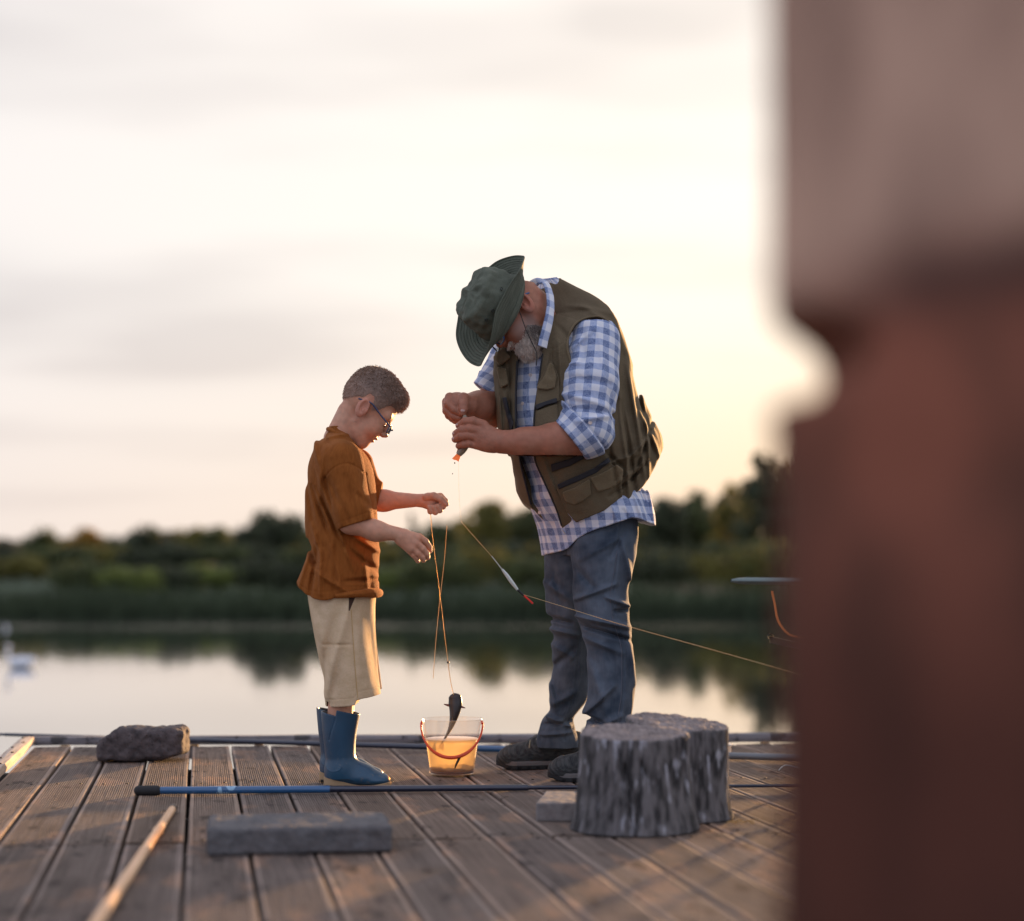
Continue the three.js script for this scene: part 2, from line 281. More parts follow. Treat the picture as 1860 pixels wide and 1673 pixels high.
const B_ = [
  [25, 1004, 60, 110, 'olive', 'yellow green bush at the left end of the bank'], [150, 1014, 60, 95, 'dark', 'dark bush below the golden tree'], [235, 1044, 52, 92, 'bright', 'pale green low bush left of the boy'],
  [300, 1018, 58, 96, 'deep', 'blackish bush in the middle of the left bank'], [400, 1032, 70, 100, 'bright', 'light green bush below the narrow dark tree'], [505, 1002, 70, 96, 'deep', 'dark bush below the tallest left tree'],
  [720, 1022, 60, 100, 'bright', 'light green bush between the boy and the lines'], [800, 1002, 60, 96, 'dark', 'dark bush behind the crossing lines'], [900, 984, 70, 104, 'olive', 'olive bush behind the fishing float'],
  [975, 1004, 60, 96, 'dark', 'dark bush left of the knees of the old man'], [1190, 994, 60, 100, 'deep', 'dark bush right of the hip of the old man'], [1275, 988, 62, 104, 'olive', 'olive bush right of the old man'], [1355, 969, 62, 96, 'olive', 'green bush above the camp chair arm'], [1440, 954, 62, 96, 'dark', 'dark bush partly behind the blurred post'],
];
for (const b of B_) tree(...b, 'bush');
const nth = ['first', 'second', 'third', 'fourth', 'fifth', 'sixth', 'seventh', 'eighth', 'ninth', 'tenth'];
for (let i = 0; i < 10; i++) { tree(1600 + i * 190, 925 - 12 * Math.sin(i * 2.1), 100, 175 + 9 * (i % 3), ['dark', 'olive', 'deep'][i % 3], 'dark tree far out on the right bank beyond the post, ' + nth[i] + ' from the post'); tree(1640 + i * 190, 1004, 100, 118, ['deep', 'dark'][i % 2], 'low shrub far out on the right bank beyond the post, ' + nth[i] + ' from the post', 'bush'); }
for (let i = 0; i < 6; i++) { tree(-130 - i * 190, 958 - 14 * Math.sin(i * 1.7), 100, 190 + 9 * (i % 3), ['olive', 'dark', 'deep'][i % 3], 'dark tree on the left bank beyond the picture edge, ' + nth[i] + ' from it'); tree(-100 - i * 190, 1002, 100, 118, ['dark', 'deep'][i % 2], 'low shrub on the left bank beyond the picture edge, ' + nth[i] + ' from it', 'bush'); }
['first', 'second', 'third', 'fourth', 'fifth', 'sixth', 'seventh', 'eighth', 'ninth', 'tenth', 'eleventh', 'twelfth', 'thirteenth', 'fourteenth', 'fifteenth', 'last'].forEach((w, i) => tree(-10 + i * 96 + 22 * Math.sin(i * 2.3), 994 + 9 * Math.sin(i * 1.7) - (i > 8 ? 8 : 0), 72, 122 + 8 * (i % 3), ['deep', 'dark', 'olive', 'deep', 'dark'][i % 5], 'rounded shrub in the middle row under the trees, ' + w + ' from the left', 'bush'));
{ // reed belt along the waterline: nobody could count it
  const rand = rng(77), pos = [], idx = [], col = [];
  for (let i = 0; i < 30000; i++) { const x = lerp(-80, 80, rand()), z = shoreZ(x) - 0.1 - 5 * rand() * rand(), y = Math.max(WATER - 0.1, bankY(x, z) - 0.1), h = (0.8 + 0.9 * rand()) * (0.72 + 0.55 * fbm(x * 0.14, 1.7, z * 0.1, 3)), w = 0.03 + 0.03 * rand(), a = rand() * 3.14, lx = (rand() - 0.5) * 0.35, lz = (rand() - 0.5) * 0.35, k = pos.length / 3, t = 0.6 + 0.7 * rand();
    pos.push(x - Math.cos(a) * w, y, z - Math.sin(a) * w, x + Math.cos(a) * w, y, z + Math.sin(a) * w, x + lx * 0.4 + Math.cos(a) * w * 0.7, y + h * 0.6, z + lz * 0.4, x + lx, y + h, z + lz); idx.push(k, k + 1, k + 2, k, k + 2, k + 3); for (let q = 0; q < 4; q++) col.push(t, t, t); }
  const g = new THREE.BufferGeometry(); g.setAttribute('position', new THREE.Float32BufferAttribute(pos, 3)); g.setAttribute('color', new THREE.Float32BufferAttribute(col, 3)); g.setIndex(idx); g.computeVertexNormals();
  const m = shadows(new THREE.Mesh(g, new THREE.MeshPhysicalMaterial({ color: lin(0.066, 0.086, 0.048), vertexColors: true, roughness: 0.9, specularIntensity: 0.2, transmission: 0.3, thickness: 0, side: THREE.DoubleSide }))); m.name = 'reeds'; scene.add(m);
  tag(m, 'belt of dark green reeds along the far waterline', null, null, 'stuff');
}

// ---------------------------------------------------------------- the deck
const deckTex = tex(1024, 512, (u, v) => { // 2.0 m along the grain by 0.5 m across
  const g1 = tn(u, v, 5, 60, 1.7, 4), g2 = tn(u, v, 14, 150, 6.1, 3), blot = tn(u, v, 7, 5, 3.3, 4), worn = smooth(0.05, 0.30, tn(u, v, 9, 6, 9.4, 4)), dark = smooth(0.20, 0.36, tn(u, v, 16, 9, 13.2, 3));
  let c = mix3([0.120, 0.094, 0.076], [0.235, 0.185, 0.150], clamp(0.5 + 1.1 * g1 + 0.5 * g2 + 0.7 * blot));
  c = mix3(c, [0.36, 0.225, 0.145], worn * clamp(0.55 + 1.1 * g2));
  c = mix3(c, [0.055, 0.042, 0.036], dark * 0.75);
  return srgb(...c);
});
const deckRough = tex(256, 128, (u, v) => { const a = 0.86 + 0.25 * tn(u, v, 9, 20, 4.2, 3); return [a, a, a]; }, false);
const deckBump = tex(1024, 256, (u, v) => { const a = 0.5 + 0.6 * tn(u, v, 12, 60, 2.7, 4); return [a, a, a]; }, false);
const deckMats = [[1, 1, 1], [0.86, 0.87, 0.9], [1.12, 1.06, 1.0], [0.95, 0.9, 0.84]].map((c) => new THREE.MeshPhysicalMaterial({ vertexColors: true, specularIntensity: 0.35, map: deckTex, bumpMap: deckBump, bumpScale: 0.0012, roughnessMap: deckRough, roughness: 1, metalness: 0, color: lin(...c.map((x, i) => x * [1.10, 1.10, 1.12][i])) }));
const SPACE = 0.239 * CAMH * Math.cos(TH), deckO = onDeck(339.8, 1477.6);          // deckO lies in the gap before plank 3
const dk = (across, along, y = 0) => V(deckO.x + CR.x * across + AL.x * along, y, deckO.z + CR.z * across + AL.z * along);
const alongOf = (p) => (p.x - deckO.x) * AL.x + (p.z - deckO.z) * AL.z, acrossOf = (p) => (p.x - deckO.x) * CR.x + (p.z - deckO.z) * CR.z;
function lineAlong(p, q) { const a = acrossOf(p), b = acrossOf(q), s = (alongOf(q) - alongOf(p)) / (b - a), t = alongOf(p) - a * s; return (x) => t + s * x; }
const endLine = lineAlong(onDeck(60, 1356), onDeck(1440, 1350)), jointLine = lineAlong(onDeck(105, 1533.5), onDeck(1009, 1518.5));
const deck = new THREE.Group(); deck.name = 'deck'; scene.add(deck); deck.userData.kind = 'structure'; deck.userData.label = 'weathered grooved plank deck of the fishing pier';
{
  const thick = 0.028, groove = 0.0019, pitch = 0.0060;
  const make = (i, rand, a0, a1, seg) => {
    const gapL = 0.0035 + 0.002 * rand(), gapR = 0.0035 + 0.002 * rand(), x0 = (i - 3) * SPACE + gapL, x1 = (i - 2) * SPACE - gapR, w = x1 - x0, prof = [], r = 0.004, edge = 0.011;
    // profile across: side, rounded edge, flat strip, grooves, flat strip, rounded edge, side
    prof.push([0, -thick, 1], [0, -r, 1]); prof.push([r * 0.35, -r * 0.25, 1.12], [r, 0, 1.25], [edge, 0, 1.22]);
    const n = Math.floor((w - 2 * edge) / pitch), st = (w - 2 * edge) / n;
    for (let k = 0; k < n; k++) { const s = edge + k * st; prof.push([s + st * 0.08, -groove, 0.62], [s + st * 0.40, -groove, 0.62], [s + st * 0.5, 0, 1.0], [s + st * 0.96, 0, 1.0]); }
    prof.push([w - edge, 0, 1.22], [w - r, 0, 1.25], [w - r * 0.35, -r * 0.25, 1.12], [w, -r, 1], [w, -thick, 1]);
    const pos = [], uv = [], col = [], idx = [], P = prof.length, ou = rand() * 7, ov = rand() * 5, tilt = (rand() - 0.5) * 0.003, lift = (rand() - 0.5) * 0.003, f = rand() * 9;
    for (let s = 0; s <= seg; s++) { const q = s / seg;
      for (let k = 0; k < P; k++) { const [x, y, c] = prof[k], al = lerp(a0, a1, q), warp = 0.0018 * N3(al * 1.3 + f, i * 3.1, 0.5), wear = 1 + 0.0 * warp, p = dk(x0 + x + 0.0012 * N3(al * 2, i + (k < P / 2 ? 0.3 : 5.7), 2.2), al, y + lift + tilt * (x / w - 0.5) * 2 + warp - 0.001);
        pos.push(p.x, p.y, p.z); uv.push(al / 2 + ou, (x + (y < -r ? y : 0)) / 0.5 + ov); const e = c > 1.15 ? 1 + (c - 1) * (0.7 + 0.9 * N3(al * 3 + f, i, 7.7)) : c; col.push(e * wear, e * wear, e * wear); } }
    for (let s = 0; s < seg; s++) for (let k = 0; k < P - 1; k++) { const a = s * P + k, b = a + 1, c = a + P, d = c + 1; idx.push(a, b, d, a, d, c); }
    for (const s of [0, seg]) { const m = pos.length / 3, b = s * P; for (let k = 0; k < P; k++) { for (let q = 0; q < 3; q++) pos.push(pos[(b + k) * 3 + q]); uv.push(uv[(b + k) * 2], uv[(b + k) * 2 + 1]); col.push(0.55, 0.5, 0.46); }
      const c = pos.length / 3, mid = dk(x0 + w / 2, s ? a1 : a0, -thick * 0.6); pos.push(mid.x, mid.y, mid.z); uv.push(0, 0); col.push(0.5, 0.45, 0.4); for (let k = 0; k < P - 1; k++) s ? idx.push(m + k, m + k + 1, c) : idx.push(m + k + 1, m + k, c); }
    const g = new THREE.BufferGeometry(); g.setAttribute('position', new THREE.Float32BufferAttribute(pos, 3)); g.setAttribute('uv', new THREE.Float32BufferAttribute(uv, 2)); g.setAttribute('color', new THREE.Float32BufferAttribute(col, 3)); g.setIndex(idx);
    return flatish(g);
  };
  // hard edges across the profile, computed from the faces
  function flatish(g) { const n = g.toNonIndexed(); n.computeVertexNormals(); return n; }
  for (let i = -1; i <= 21; i++) {
    const rand = rng(900 + i), mid = (i - 2.5) * SPACE, e = endLine(mid), j = jointLine(mid);
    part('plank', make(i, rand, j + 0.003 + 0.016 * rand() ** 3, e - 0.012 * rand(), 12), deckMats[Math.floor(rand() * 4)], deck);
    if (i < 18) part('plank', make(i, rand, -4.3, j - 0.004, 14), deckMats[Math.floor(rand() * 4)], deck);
  }
  // screw heads along the joint and the far end
  const sg = new THREE.CylinderGeometry(0.0042, 0.0046, 0.002, 8), sm = std({ color: lin(0.035, 0.022, 0.016), roughness: 0.6, metalness: 0.5 });
  for (let i = -1; i <= 18; i++) for (const q of [0.26, 0.74]) for (const al of [jointLine((i - 2.5) * SPACE) + 0.035, jointLine((i - 2.5) * SPACE) - 0.035, endLine((i - 2.5) * SPACE) - 0.06, (jointLine((i - 2.5) * SPACE) + endLine((i - 2.5) * SPACE)) / 2]) { const p = dk((i - 3 + q + 0.03 * Math.sin(i * 7.7 + al * 3)) * SPACE, al + 0.012 * Math.sin(i * 3.1 + q * 9), 0.0012); const h = part('screw', sg, sm, deck); h.position.copy(p); }
  // joists underneath, seen through the gaps
  const jm = std({ color: lin(0.06, 0.05, 0.042), roughness: 1 });
  for (let k = 0; k < 9; k++) { const al = 1.35 - k * 0.62, c = dk(8 * SPACE, al, -0.085), g = new THREE.BoxGeometry(26 * SPACE, 0.11, 0.05).rotateY(TH).translate(c.x, c.y, c.z); part('joist', g, jm, deck); }
  for (let k = 0; k < 8; k++) { const c = dk(((k % 4) * 6.4 - 3.4) * SPACE, k < 4 ? 1.2 : -1.8, -0.9); part('pile', new THREE.CylinderGeometry(0.07, 0.08, 1.5, 12).translate(c.x, c.y, c.z), jm, deck); }
}
{ // raised timbers along the far end and the left side
  const oldWood = tex(512, 128, (u, v) => { const g = tn(u, v, 6, 40, 2.2, 4), d = smooth(0.16, 0.3, tn(u, v, 26, 9, 6.6, 3)); return srgb(...mix3(mix3([0.10, 0.10, 0.11], [0.26, 0.25, 0.26], clamp(0.5 + 1.3 * g)), [0.03, 0.03, 0.03], d * 0.8)); });
  const m = std({ map: oldWood, bumpMap: oldWood, bumpScale: 0.004, roughness: 0.95 });
  const a = onDeck(55, 1353), b = onDeck(2500, 1341);
  const len = a.distanceTo(b), g = beam(len, 0.036, 0.07, 40, 5);
  const t = thing('edge_beam', 'long grey weathered timber rail along the far end of the deck', 'timber rail', V(a.x, -0.006, a.z));
  t.rotation.y = Math.atan2(-(b.z - a.z), b.x - a.x);
  part('rail', g.translate(len / 2, 0.018, -0.03), m, t);
  for (let i = 0; i < 16; i++) part('spacer', new THREE.BoxGeometry(0.03, 0.05, 0.04).translate(0.12 + i * 0.24, -0.0262, -0.03), m, t);
  const pale = tex(256, 64, (u, v) => { const gr = tn(u, v, 5, 30, 1.2, 4); return srgb(...mix3([0.34, 0.26, 0.20], [0.62, 0.50, 0.40], clamp(0.5 + 1.2 * gr))); });
  const c = dk(-4 * SPACE - 0.022, endLine(-4 * SPACE) - 0.05), L = 4.2, k = thing('edge_batten', 'pale timber batten with nail holes along the left edge of the deck', 'timber batten', V(c.x, 0.0, c.z));
  k.rotation.y = Math.atan2(-AL.z, AL.x);
  part('batten', beam(L, 0.034, 0.052, 40, 8).translate(-L / 2 + 0.10, 0.0175, 0), std({ map: pale, bumpMap: pale, bumpScale: 0.003, roughness: 0.9 }), k);
  for (let i = 0; i < 9; i++) part('nail', new THREE.CylinderGeometry(0.0055, 0.0055, 0.003, 10).translate(0.02 - i * 0.185, 0.0352, i % 2 ? 0.008 : -0.01), std({ color: lin(0.03, 0.012, 0.01), roughness: 0.7, metalness: 0.4 }), k);
}
function beam(L, h, w, seg, seed) { // a rough sawn bar along x
  const g = new RoundedBoxGeometry(L, h, w, 3, Math.min(h, w) * 0.16), big = new THREE.BoxGeometry(L, h, w, seg, 2, 2), p = big.attributes.position;
  for (let i = 0; i < p.count; i++) { const x = p.getX(i), y = p.getY(i), z = p.getZ(i), e = Math.abs(y) > h * 0.49 && Math.abs(z) > w * 0.49 ? 0.82 : 1; p.setXYZ(i, x, y * e + 0.0035 * N3(x * 6, z * 20 + seed, y * 30), z * e + 0.003 * N3(x * 5 + 9, y * 30, z * 20 + seed)); }
  big.computeVertexNormals(); g.dispose();
  const uv = big.attributes.uv; for (let i = 0; i < uv.count; i++) uv.setXY(i, p.getX(i) / 0.9, (p.getY(i) + p.getZ(i)) / 0.2);
  return big;
}
// ---------------------------------------------------------------- things lying on the deck
const rockTex = tex(256, 256, (u, v) => { const n = tn(u, v, 6, 6, 3.3, 5), p = smooth(0.1, 0.35, tn(u, v, 22, 22, 8.1, 3)); return srgb(...mix3(mix3([0.060, 0.052, 0.052], [0.20, 0.172, 0.168], clamp(0.5 + 1.3 * n)), [0.04, 0.035, 0.035], p * 0.7)); });
const concreteTex = tex(256, 256, (u, v) => { const n = tn(u, v, 7, 7, 2.1, 5), p = smooth(0.18, 0.34, tn(u, v, 34, 34, 5.1, 3)), st = smooth(0.0, 0.3, tn(u, v, 3, 4, 7.7, 3)); return srgb(...mix3(mix3(mix3([0.150, 0.146, 0.146], [0.33, 0.31, 0.30], clamp(0.5 + 1.2 * n)), [0.25, 0.215, 0.20], st * 0.4), [0.08, 0.075, 0.075], p * 0.6)); });
const rockMat = std({ color: lin(0.6, 0.57, 0.58), map: rockTex, bumpMap: rockTex, bumpScale: 0.004, roughness: 0.95 });
const concreteMat = std({ map: concreteTex, bumpMap: concreteTex, bumpScale: 0.002, roughness: 0.95 });
const boxUV = (s, c = V(0, 0, 0)) => (x, y, z, nx, ny, nz) => { const a = Math.abs(nx), b = Math.abs(ny), d = Math.abs(nz); return b > a && b > d ? [(x - c.x) / s, (z - c.z) / s] : a > d ? [(z - c.z) / s + 0.37, (y - c.y) / s] : [(x - c.x) / s, (y - c.y) / s]; };
const roundBox = (c, hx, hy, hz, r, turn = 0) => { const cs = Math.cos(turn), sn = Math.sin(turn); return (x, y, z) => { x -= c.x; y -= c.y; z -= c.z; const a = Math.abs(x * cs - z * sn) - hx + r, b = Math.abs(y) - hy + r, d = Math.abs(x * sn + z * cs) - hz + r; return Math.hypot(Math.max(a, 0), Math.max(b, 0), Math.max(d, 0)) + Math.min(Math.max(a, b, d), 0) - r; }; };
{ // dark rock at the far left
  const p = onDeck(250, 1386), c = V(p.x, 0.062, p.z - 0.09), t = thing('rock', 'rough dark grey rock weighing down the rear rod near the far left corner', 'rock', V(c.x, 0, c.z));
  const b = roundBox(c, 0.146, 0.060, 0.085, 0.032, 0.06);
  const f = (x, y, z) => { const u = (x - c.x) / 0.146; let d = b(x, y + 0.012 * smooth(-0.2, 1, -u) - 0.0, z); d = smax(d, (y - 0.122 + 0.052 * smooth(-0.35, -1, u)) * 0.85, 0.02); d = smax(d, -(y - 0.0 - 0.022 * smooth(0.1, 1, u)) * 0.9, 0.012); return (d + 0.016 * fbm(x * 13, y * 13, z * 13 + 4, 3) + 0.006 * fbm(x * 45, y * 45, z * 45, 2)) * 0.8; };
  wpart('stone', net(f, V(c.x - 0.18, -0.01, c.z - 0.13), V(c.x + 0.18, 0.15, c.z + 0.13), 0.0035, { uv: boxUV(0.16) }), rockMat, t);
}
{ // flat slab in front
  const a = onDeck(384, 1552), b = onDeck(719, 1544), c = a.clone().lerp(b, 0.5), w = a.distanceTo(b), turn = Math.atan2(-(b.z - a.z), b.x - a.x), D = 0.19;
  c.add(V(0, 0.030, 0)).add(V(-Math.sin(turn), 0, -Math.cos(turn)).multiplyScalar(D / 2 + 0.06)); c.z += 0.06;
  const bx = roundBox(c, w / 2, 0.030, D / 2 + 0.03, 0.009, turn), f = (x, y, z) => bx(x, y, z) * 0.9 + 0.007 * fbm(x * 17, y * 17, z * 17, 3) + 0.0015 * N3(x * 120, y * 120, z * 120);
  const t = thing('stone_slab', 'long flat grey stone slab lying in the front left of the deck', 'stone slab', V(c.x, 0, c.z));
  wpart('slab', net(f, V(c.x - 0.26, -0.01, c.z - 0.19), V(c.x + 0.26, 0.08, c.z + 0.19), 0.0035, { uv: boxUV(0.2) }), std({ map: concreteTex, bumpMap: concreteTex, bumpScale: 0.002, roughness: 0.95, color: lin(0.44, 0.45, 0.47) }), t);
}
{ // small block beside the stump
  const a = onDeck(985, 1493), t = thing('concrete_block', 'small pale grey concrete block leaning against the left side of the stump', 'block', V(a.x + 0.1, 0, a.z - 0.12));
  const c = V(a.x + 0.11, 0.024, a.z - 0.125), bx = roundBox(c, 0.112, 0.024, 0.125, 0.004, -0.02), f = (x, y, z) => bx(x + (z - c.z) * 0.10, y, z) * 0.9 + 0.0022 * fbm(x * 40, y * 40, z * 40, 3);
  wpart('block', net(f, V(c.x - 0.16, -0.01, c.z - 0.16), V(c.x + 0.16, 0.07, c.z + 0.16), 0.003, { uv: boxUV(0.17) }), std({ map: concreteTex, bumpMap: concreteTex, bumpScale: 0.0015, roughness: 0.95, color: lin(0.90, 0.87, 0.85) }), t);
}
{ // double stump
  const barkTex = tex(512, 256, (u, v) => { const g = tn(u, v, 52, 8, 1.4, 5), n = tn(u, v, 12, 6, 6.2, 4), pale = smooth(0.0, 0.32, tn(u, v, 38, 4.5, 9.9, 5)); return srgb(...mix3(mix3([0.024, 0.022, 0.022], [0.132, 0.122, 0.120], clamp(0.5 + 2.0 * g)), [0.32, 0.32, 0.345], smooth(0.12, 1.0, pale * clamp(0.7 + 1.8 * n)))); });
  const topTex = tex(256, 256, (u, v) => { const n = tn(u, v, 8, 8, 4.4, 4), st = tn(u, v, 40, 7, 2.2, 3); return srgb(...mix3([0.085, 0.070, 0.068], [0.30, 0.25, 0.235], clamp(0.5 + 0.9 * n + 0.9 * st))); });
  const bark = std({ map: barkTex, bumpMap: barkTex, bumpScale: 0.0015, roughness: 0.95 }), cut = std({ map: topTex, bumpMap: topTex, bumpScale: 0.003, roughness: 0.95 });
  const base = onDeck(1165, 1516);
  const t = thing('tree_stump', 'weathered grey double tree stump standing on the deck in front of the old man', 'tree stump', V(base.x, 0, base.z - 0.14));
  const lobe = (uC, dC, r0, r1, top, seed, tiltx) => { const cx = (uC - CX) / FPX * dC, cz = -dC; return { cx, cz, top, f: (x, y, z) => { const a = Math.atan2(z - cz, x - cx), q = Math.hypot(x - cx, z - cz), flare = r0 + (r1 - r0) * smooth(0, top * 0.9, y) + 0.016 * Math.exp(-y / 0.035); let R = flare * (1 + 0.07 * N3(Math.cos(a) * 1.5 + seed, Math.sin(a) * 1.5, seed) + 0.014 * N3(Math.cos(a) * 5, Math.sin(a) * 5, seed + y * 2)) + 0.0018 * N3(Math.cos(a) * 13, Math.sin(a) * 13, y * 4 + seed) - 0.010 * Math.exp(-((N3(Math.cos(a) * 4 + seed, Math.sin(a) * 4, y * 1.3) / 0.028) ** 2)) * smooth(-0.1, 0.3, N3(Math.cos(a) * 3, Math.sin(a) * 3 + seed, y * 3)) + 0.0012 * N3(Math.cos(a) * 40, Math.sin(a) * 40, y * 9); const tp = top + tiltx * (x - cx) - 0.075 * (z - cz) + 0.004 * N3(x * 24, z * 24, seed) + 0.0025 * N3(x * 80, z * 80, seed); return smax((q - R) * 0.85, y - tp, 0.008); } }; };
  const A = lobe(1152, 4.325, 0.146, 0.134, 0.238, 3.3, -0.02), B = lobe(1230, 4.54, 0.132, 0.132, 0.246, 8.1, -0.09);
  for (const [L, nm] of [[A, 'front_trunk'], [B, 'rear_trunk']]) {
    const f = (x, y, z) => smax(L.f(x, y, z), -y + 0.001, 0.004);
    const per = 0.9, g = net(f, V(L.cx - 0.22, -0.01, L.cz - 0.22), V(L.cx + 0.22, 0.29, L.cz + 0.22), 0.004, { uv: (x, y, z) => [(Math.atan2(x - L.cx, z - L.cz) / 6.2832 + 0.5) * 1.0, y / 0.45], period: 1 });
    // faces of the sawn top get a material of their own
    const n = g.attributes.normal, ix = g.index.array, side = [], tp = []; for (let i = 0; i < ix.length; i += 3) (n.getY(ix[i]) + n.getY(ix[i + 1]) + n.getY(ix[i + 2]) > 2.2 && g.attributes.position.getY(ix[i]) > 0.15 ? tp : side).push(ix[i], ix[i + 1], ix[i + 2]);
    const gt = g.clone(); g.setIndex(side); gt.setIndex(tp); const p = gt.attributes.position, uv = gt.attributes.uv; for (let i = 0; i < p.count; i++) uv.setXY(i, p.getX(i) / 0.3, p.getZ(i) / 0.3);
    const m = wpart(nm, g, bark, t); part('cut_top', local(gt, t), cut, m);
  }
}
{ // small pale box behind the stump
  const c = onDeck(1300, 1374), t = thing('bait_box', 'small pale cream box behind the right side of the stump', 'box', V(c.x, 0, c.z));
  part('tub', new RoundedBoxGeometry(0.10, 0.036, 0.06, 3, 0.006).translate(0, 0.019, 0), new THREE.MeshPhysicalMaterial({ color: lin(0.78, 0.68, 0.55), roughness: 0.5, transmission: 0.3, thickness: 0 }), t);
  part('lid', new RoundedBoxGeometry(0.106, 0.008, 0.066, 2, 0.003).translate(0, 0.041, 0), std({ color: lin(0.75, 0.66, 0.55), roughness: 0.5 }), t);
}
// fishing rods
const navy = new THREE.MeshPhysicalMaterial({ color: lin(0.010, 0.016, 0.036), roughness: 0.3, clearcoat: 0.6, clearcoatRoughness: 0.15 }), rodBlue = new THREE.MeshPhysicalMaterial({ color: lin(0.014, 0.088, 0.215), roughness: 0.35, clearcoat: 0.6, clearcoatRoughness: 0.2 });
const blackRubber = std({ color: lin(0.012, 0.012, 0.013), roughness: 0.75 }), steel = std({ color: lin(0.40, 0.42, 0.44), roughness: 0.35, metalness: 0.8 });
function rod(t, a, b, stages) { // stages: [from, to, r0, r1, name, material]
  for (const [f0, f1, r0, r1, n, m] of stages) wpart(n, capTube([a.clone().lerp(b, f0), a.clone().lerp(b, (f0 + f1) / 2), a.clone().lerp(b, f1)], (q) => lerp(r0, r1, q), 6, 14), m, t);
}
{
  const a = onDeck(252, 1444.5); a.y = 0.013; const b = onDeck(1600, 1432); b.y = 0.010;
  const t = thing('fishing_rod', 'long blue telescopic fishing rod with black end cap lying in front of the boots', 'fishing rod', V(a.x, 0, a.z));
  const fr = (u) => ((u - CX) / FPX * -a.z - a.x) / (b.x - a.x);
  rod(t, a, b, [[0, 0.024, 0.0145, 0.0145, 'end_cap', blackRubber], [0.024, 0.25, 0.0108, 0.0105, 'blue_grip', rodBlue], [0.25, 0.515, 0.0098, 0.0088, 'blank', navy], [0.515, 1, 0.0062, 0.004, 'blank', navy]]);
  const print = tex(128, 32, (u, v, x, y) => { const s = smooth(0.02, 0.2, N3(u * 5, v * 2.2, 3.1)); const bar = x > 34 && x < 96 && y > 11 && y < 22 && ((x >> 2) + (y >> 3)) % 3 !== 0 ? 1 : 0; return srgb(...mix3([0.014, 0.088, 0.215], [0.28, 0.48, 0.64], Math.max(s * 0.8, bar * 0.55))); });
  const c0 = a.clone().lerp(b, 0.092), c1 = a.clone().lerp(b, 0.128), g = tube([c0, c0.clone().lerp(c1, 0.5), c1], 0.0113, 4, 16);
  wpart('print_band', g, new THREE.MeshPhysicalMaterial({ map: print, roughness: 0.35, clearcoat: 0.6 }), t);
}
{
  const a = onDeck(-260, 1336.5); a.y = 0.022; const b = onDeck(1700, 1391); b.y = 0.013;
  const t = thing('fishing_rod', 'long dark tapering fishing rod lying along the far end of the deck behind the boots', 'fishing rod', V(a.x, 0, a.z));
  rod(t, a, b, [[0, 0.16, 0.0035, 0.0052, 'tip_section', navy], [0.16, 0.36, 0.0062, 0.0082, 'blank', navy], [0.36, 0.62, 0.0088, 0.0105, 'blank', navy], [0.62, 0.645, 0.0115, 0.0115, 'blue_ring', rodBlue], [0.645, 1, 0.0118, 0.0122, 'handle', std({ color: lin(0.17, 0.18, 0.19), roughness: 0.35, metalness: 0.3 })]]);
}
{
  const a = onDeck(314, 1476); a.y = 0.011; const b = onDeck(110, 1790); b.y = 0.013;
  const t = thing('wooden_rod', 'pale wooden pole with dark end cap lying at an angle in the front left', 'pole', V(a.x, 0, a.z));
  const w = tex(256, 32, (u, v) => { const g = tn(u, v, 5, 8, 1.9, 4); return srgb(...mix3([0.62, 0.38, 0.22], [0.82, 0.57, 0.37], clamp(0.5 + 1.2 * g))); });
  const pm = new THREE.MeshPhysicalMaterial({ map: w, roughness: 0.7, specularIntensity: 0.4 });
  const knots = (q) => 0.0098 + 0.0026 * q + 0.0022 * Math.exp(-(((q - 0.21) / 0.010) ** 2)) + 0.0016 * Math.exp(-(((q - 0.55) / 0.008) ** 2));
  wpart('pole', tube([a, a.clone().lerp(b, 0.33), a.clone().lerp(b, 0.66), b], knots, 90, 14), pm, t);
  const e = a.clone().lerp(b, -0.006); wpart('end_cap', capTube([e, a.clone().lerp(b, 0.0), a.clone().lerp(b, 0.010)], 0.0108, 3, 14), std({ color: lin(0.05, 0.03, 0.02), roughness: 0.6 }), t);
}
{ // straw and a broken twig
  const c = onDeck(1340, 1496), t = thing('straw', 'wisp of yellow straw on the deck right of the stump', 'straw', V(c.x, 0, c.z)), r = rng(5), gs = [];
  for (let i = 0; i < 12; i++) { const x = (r() - 0.5) * 0.06, z = (r() - 0.5) * 0.05, a = r() * 3; gs.push(tube([V(x, 0.004, z), V(x + 0.012 * Math.cos(a), 0.009, z + 0.012 * Math.sin(a)), V(x + 0.03 * Math.cos(a), 0.004, z + 0.03 * Math.sin(a))], 0.0009, 4, 4)); }
  part('stalks', mergeGeometries(gs), std({ color: lin(0.45, 0.27, 0.08), roughness: 0.8 }), t);
  const d = onDeck(1432, 1400), k = thing('wire_piece', 'bent grey wire lying on the deck beside the blurred post', 'wire', V(d.x, 0, d.z));
  part('wire', tube([V(-0.035, 0.004, 0.03), V(-0.02, 0.012, 0), V(0.0, 0.014, -0.03), V(0.04, 0.006, -0.02)], 0.0022, 14, 6), steel, k);
}
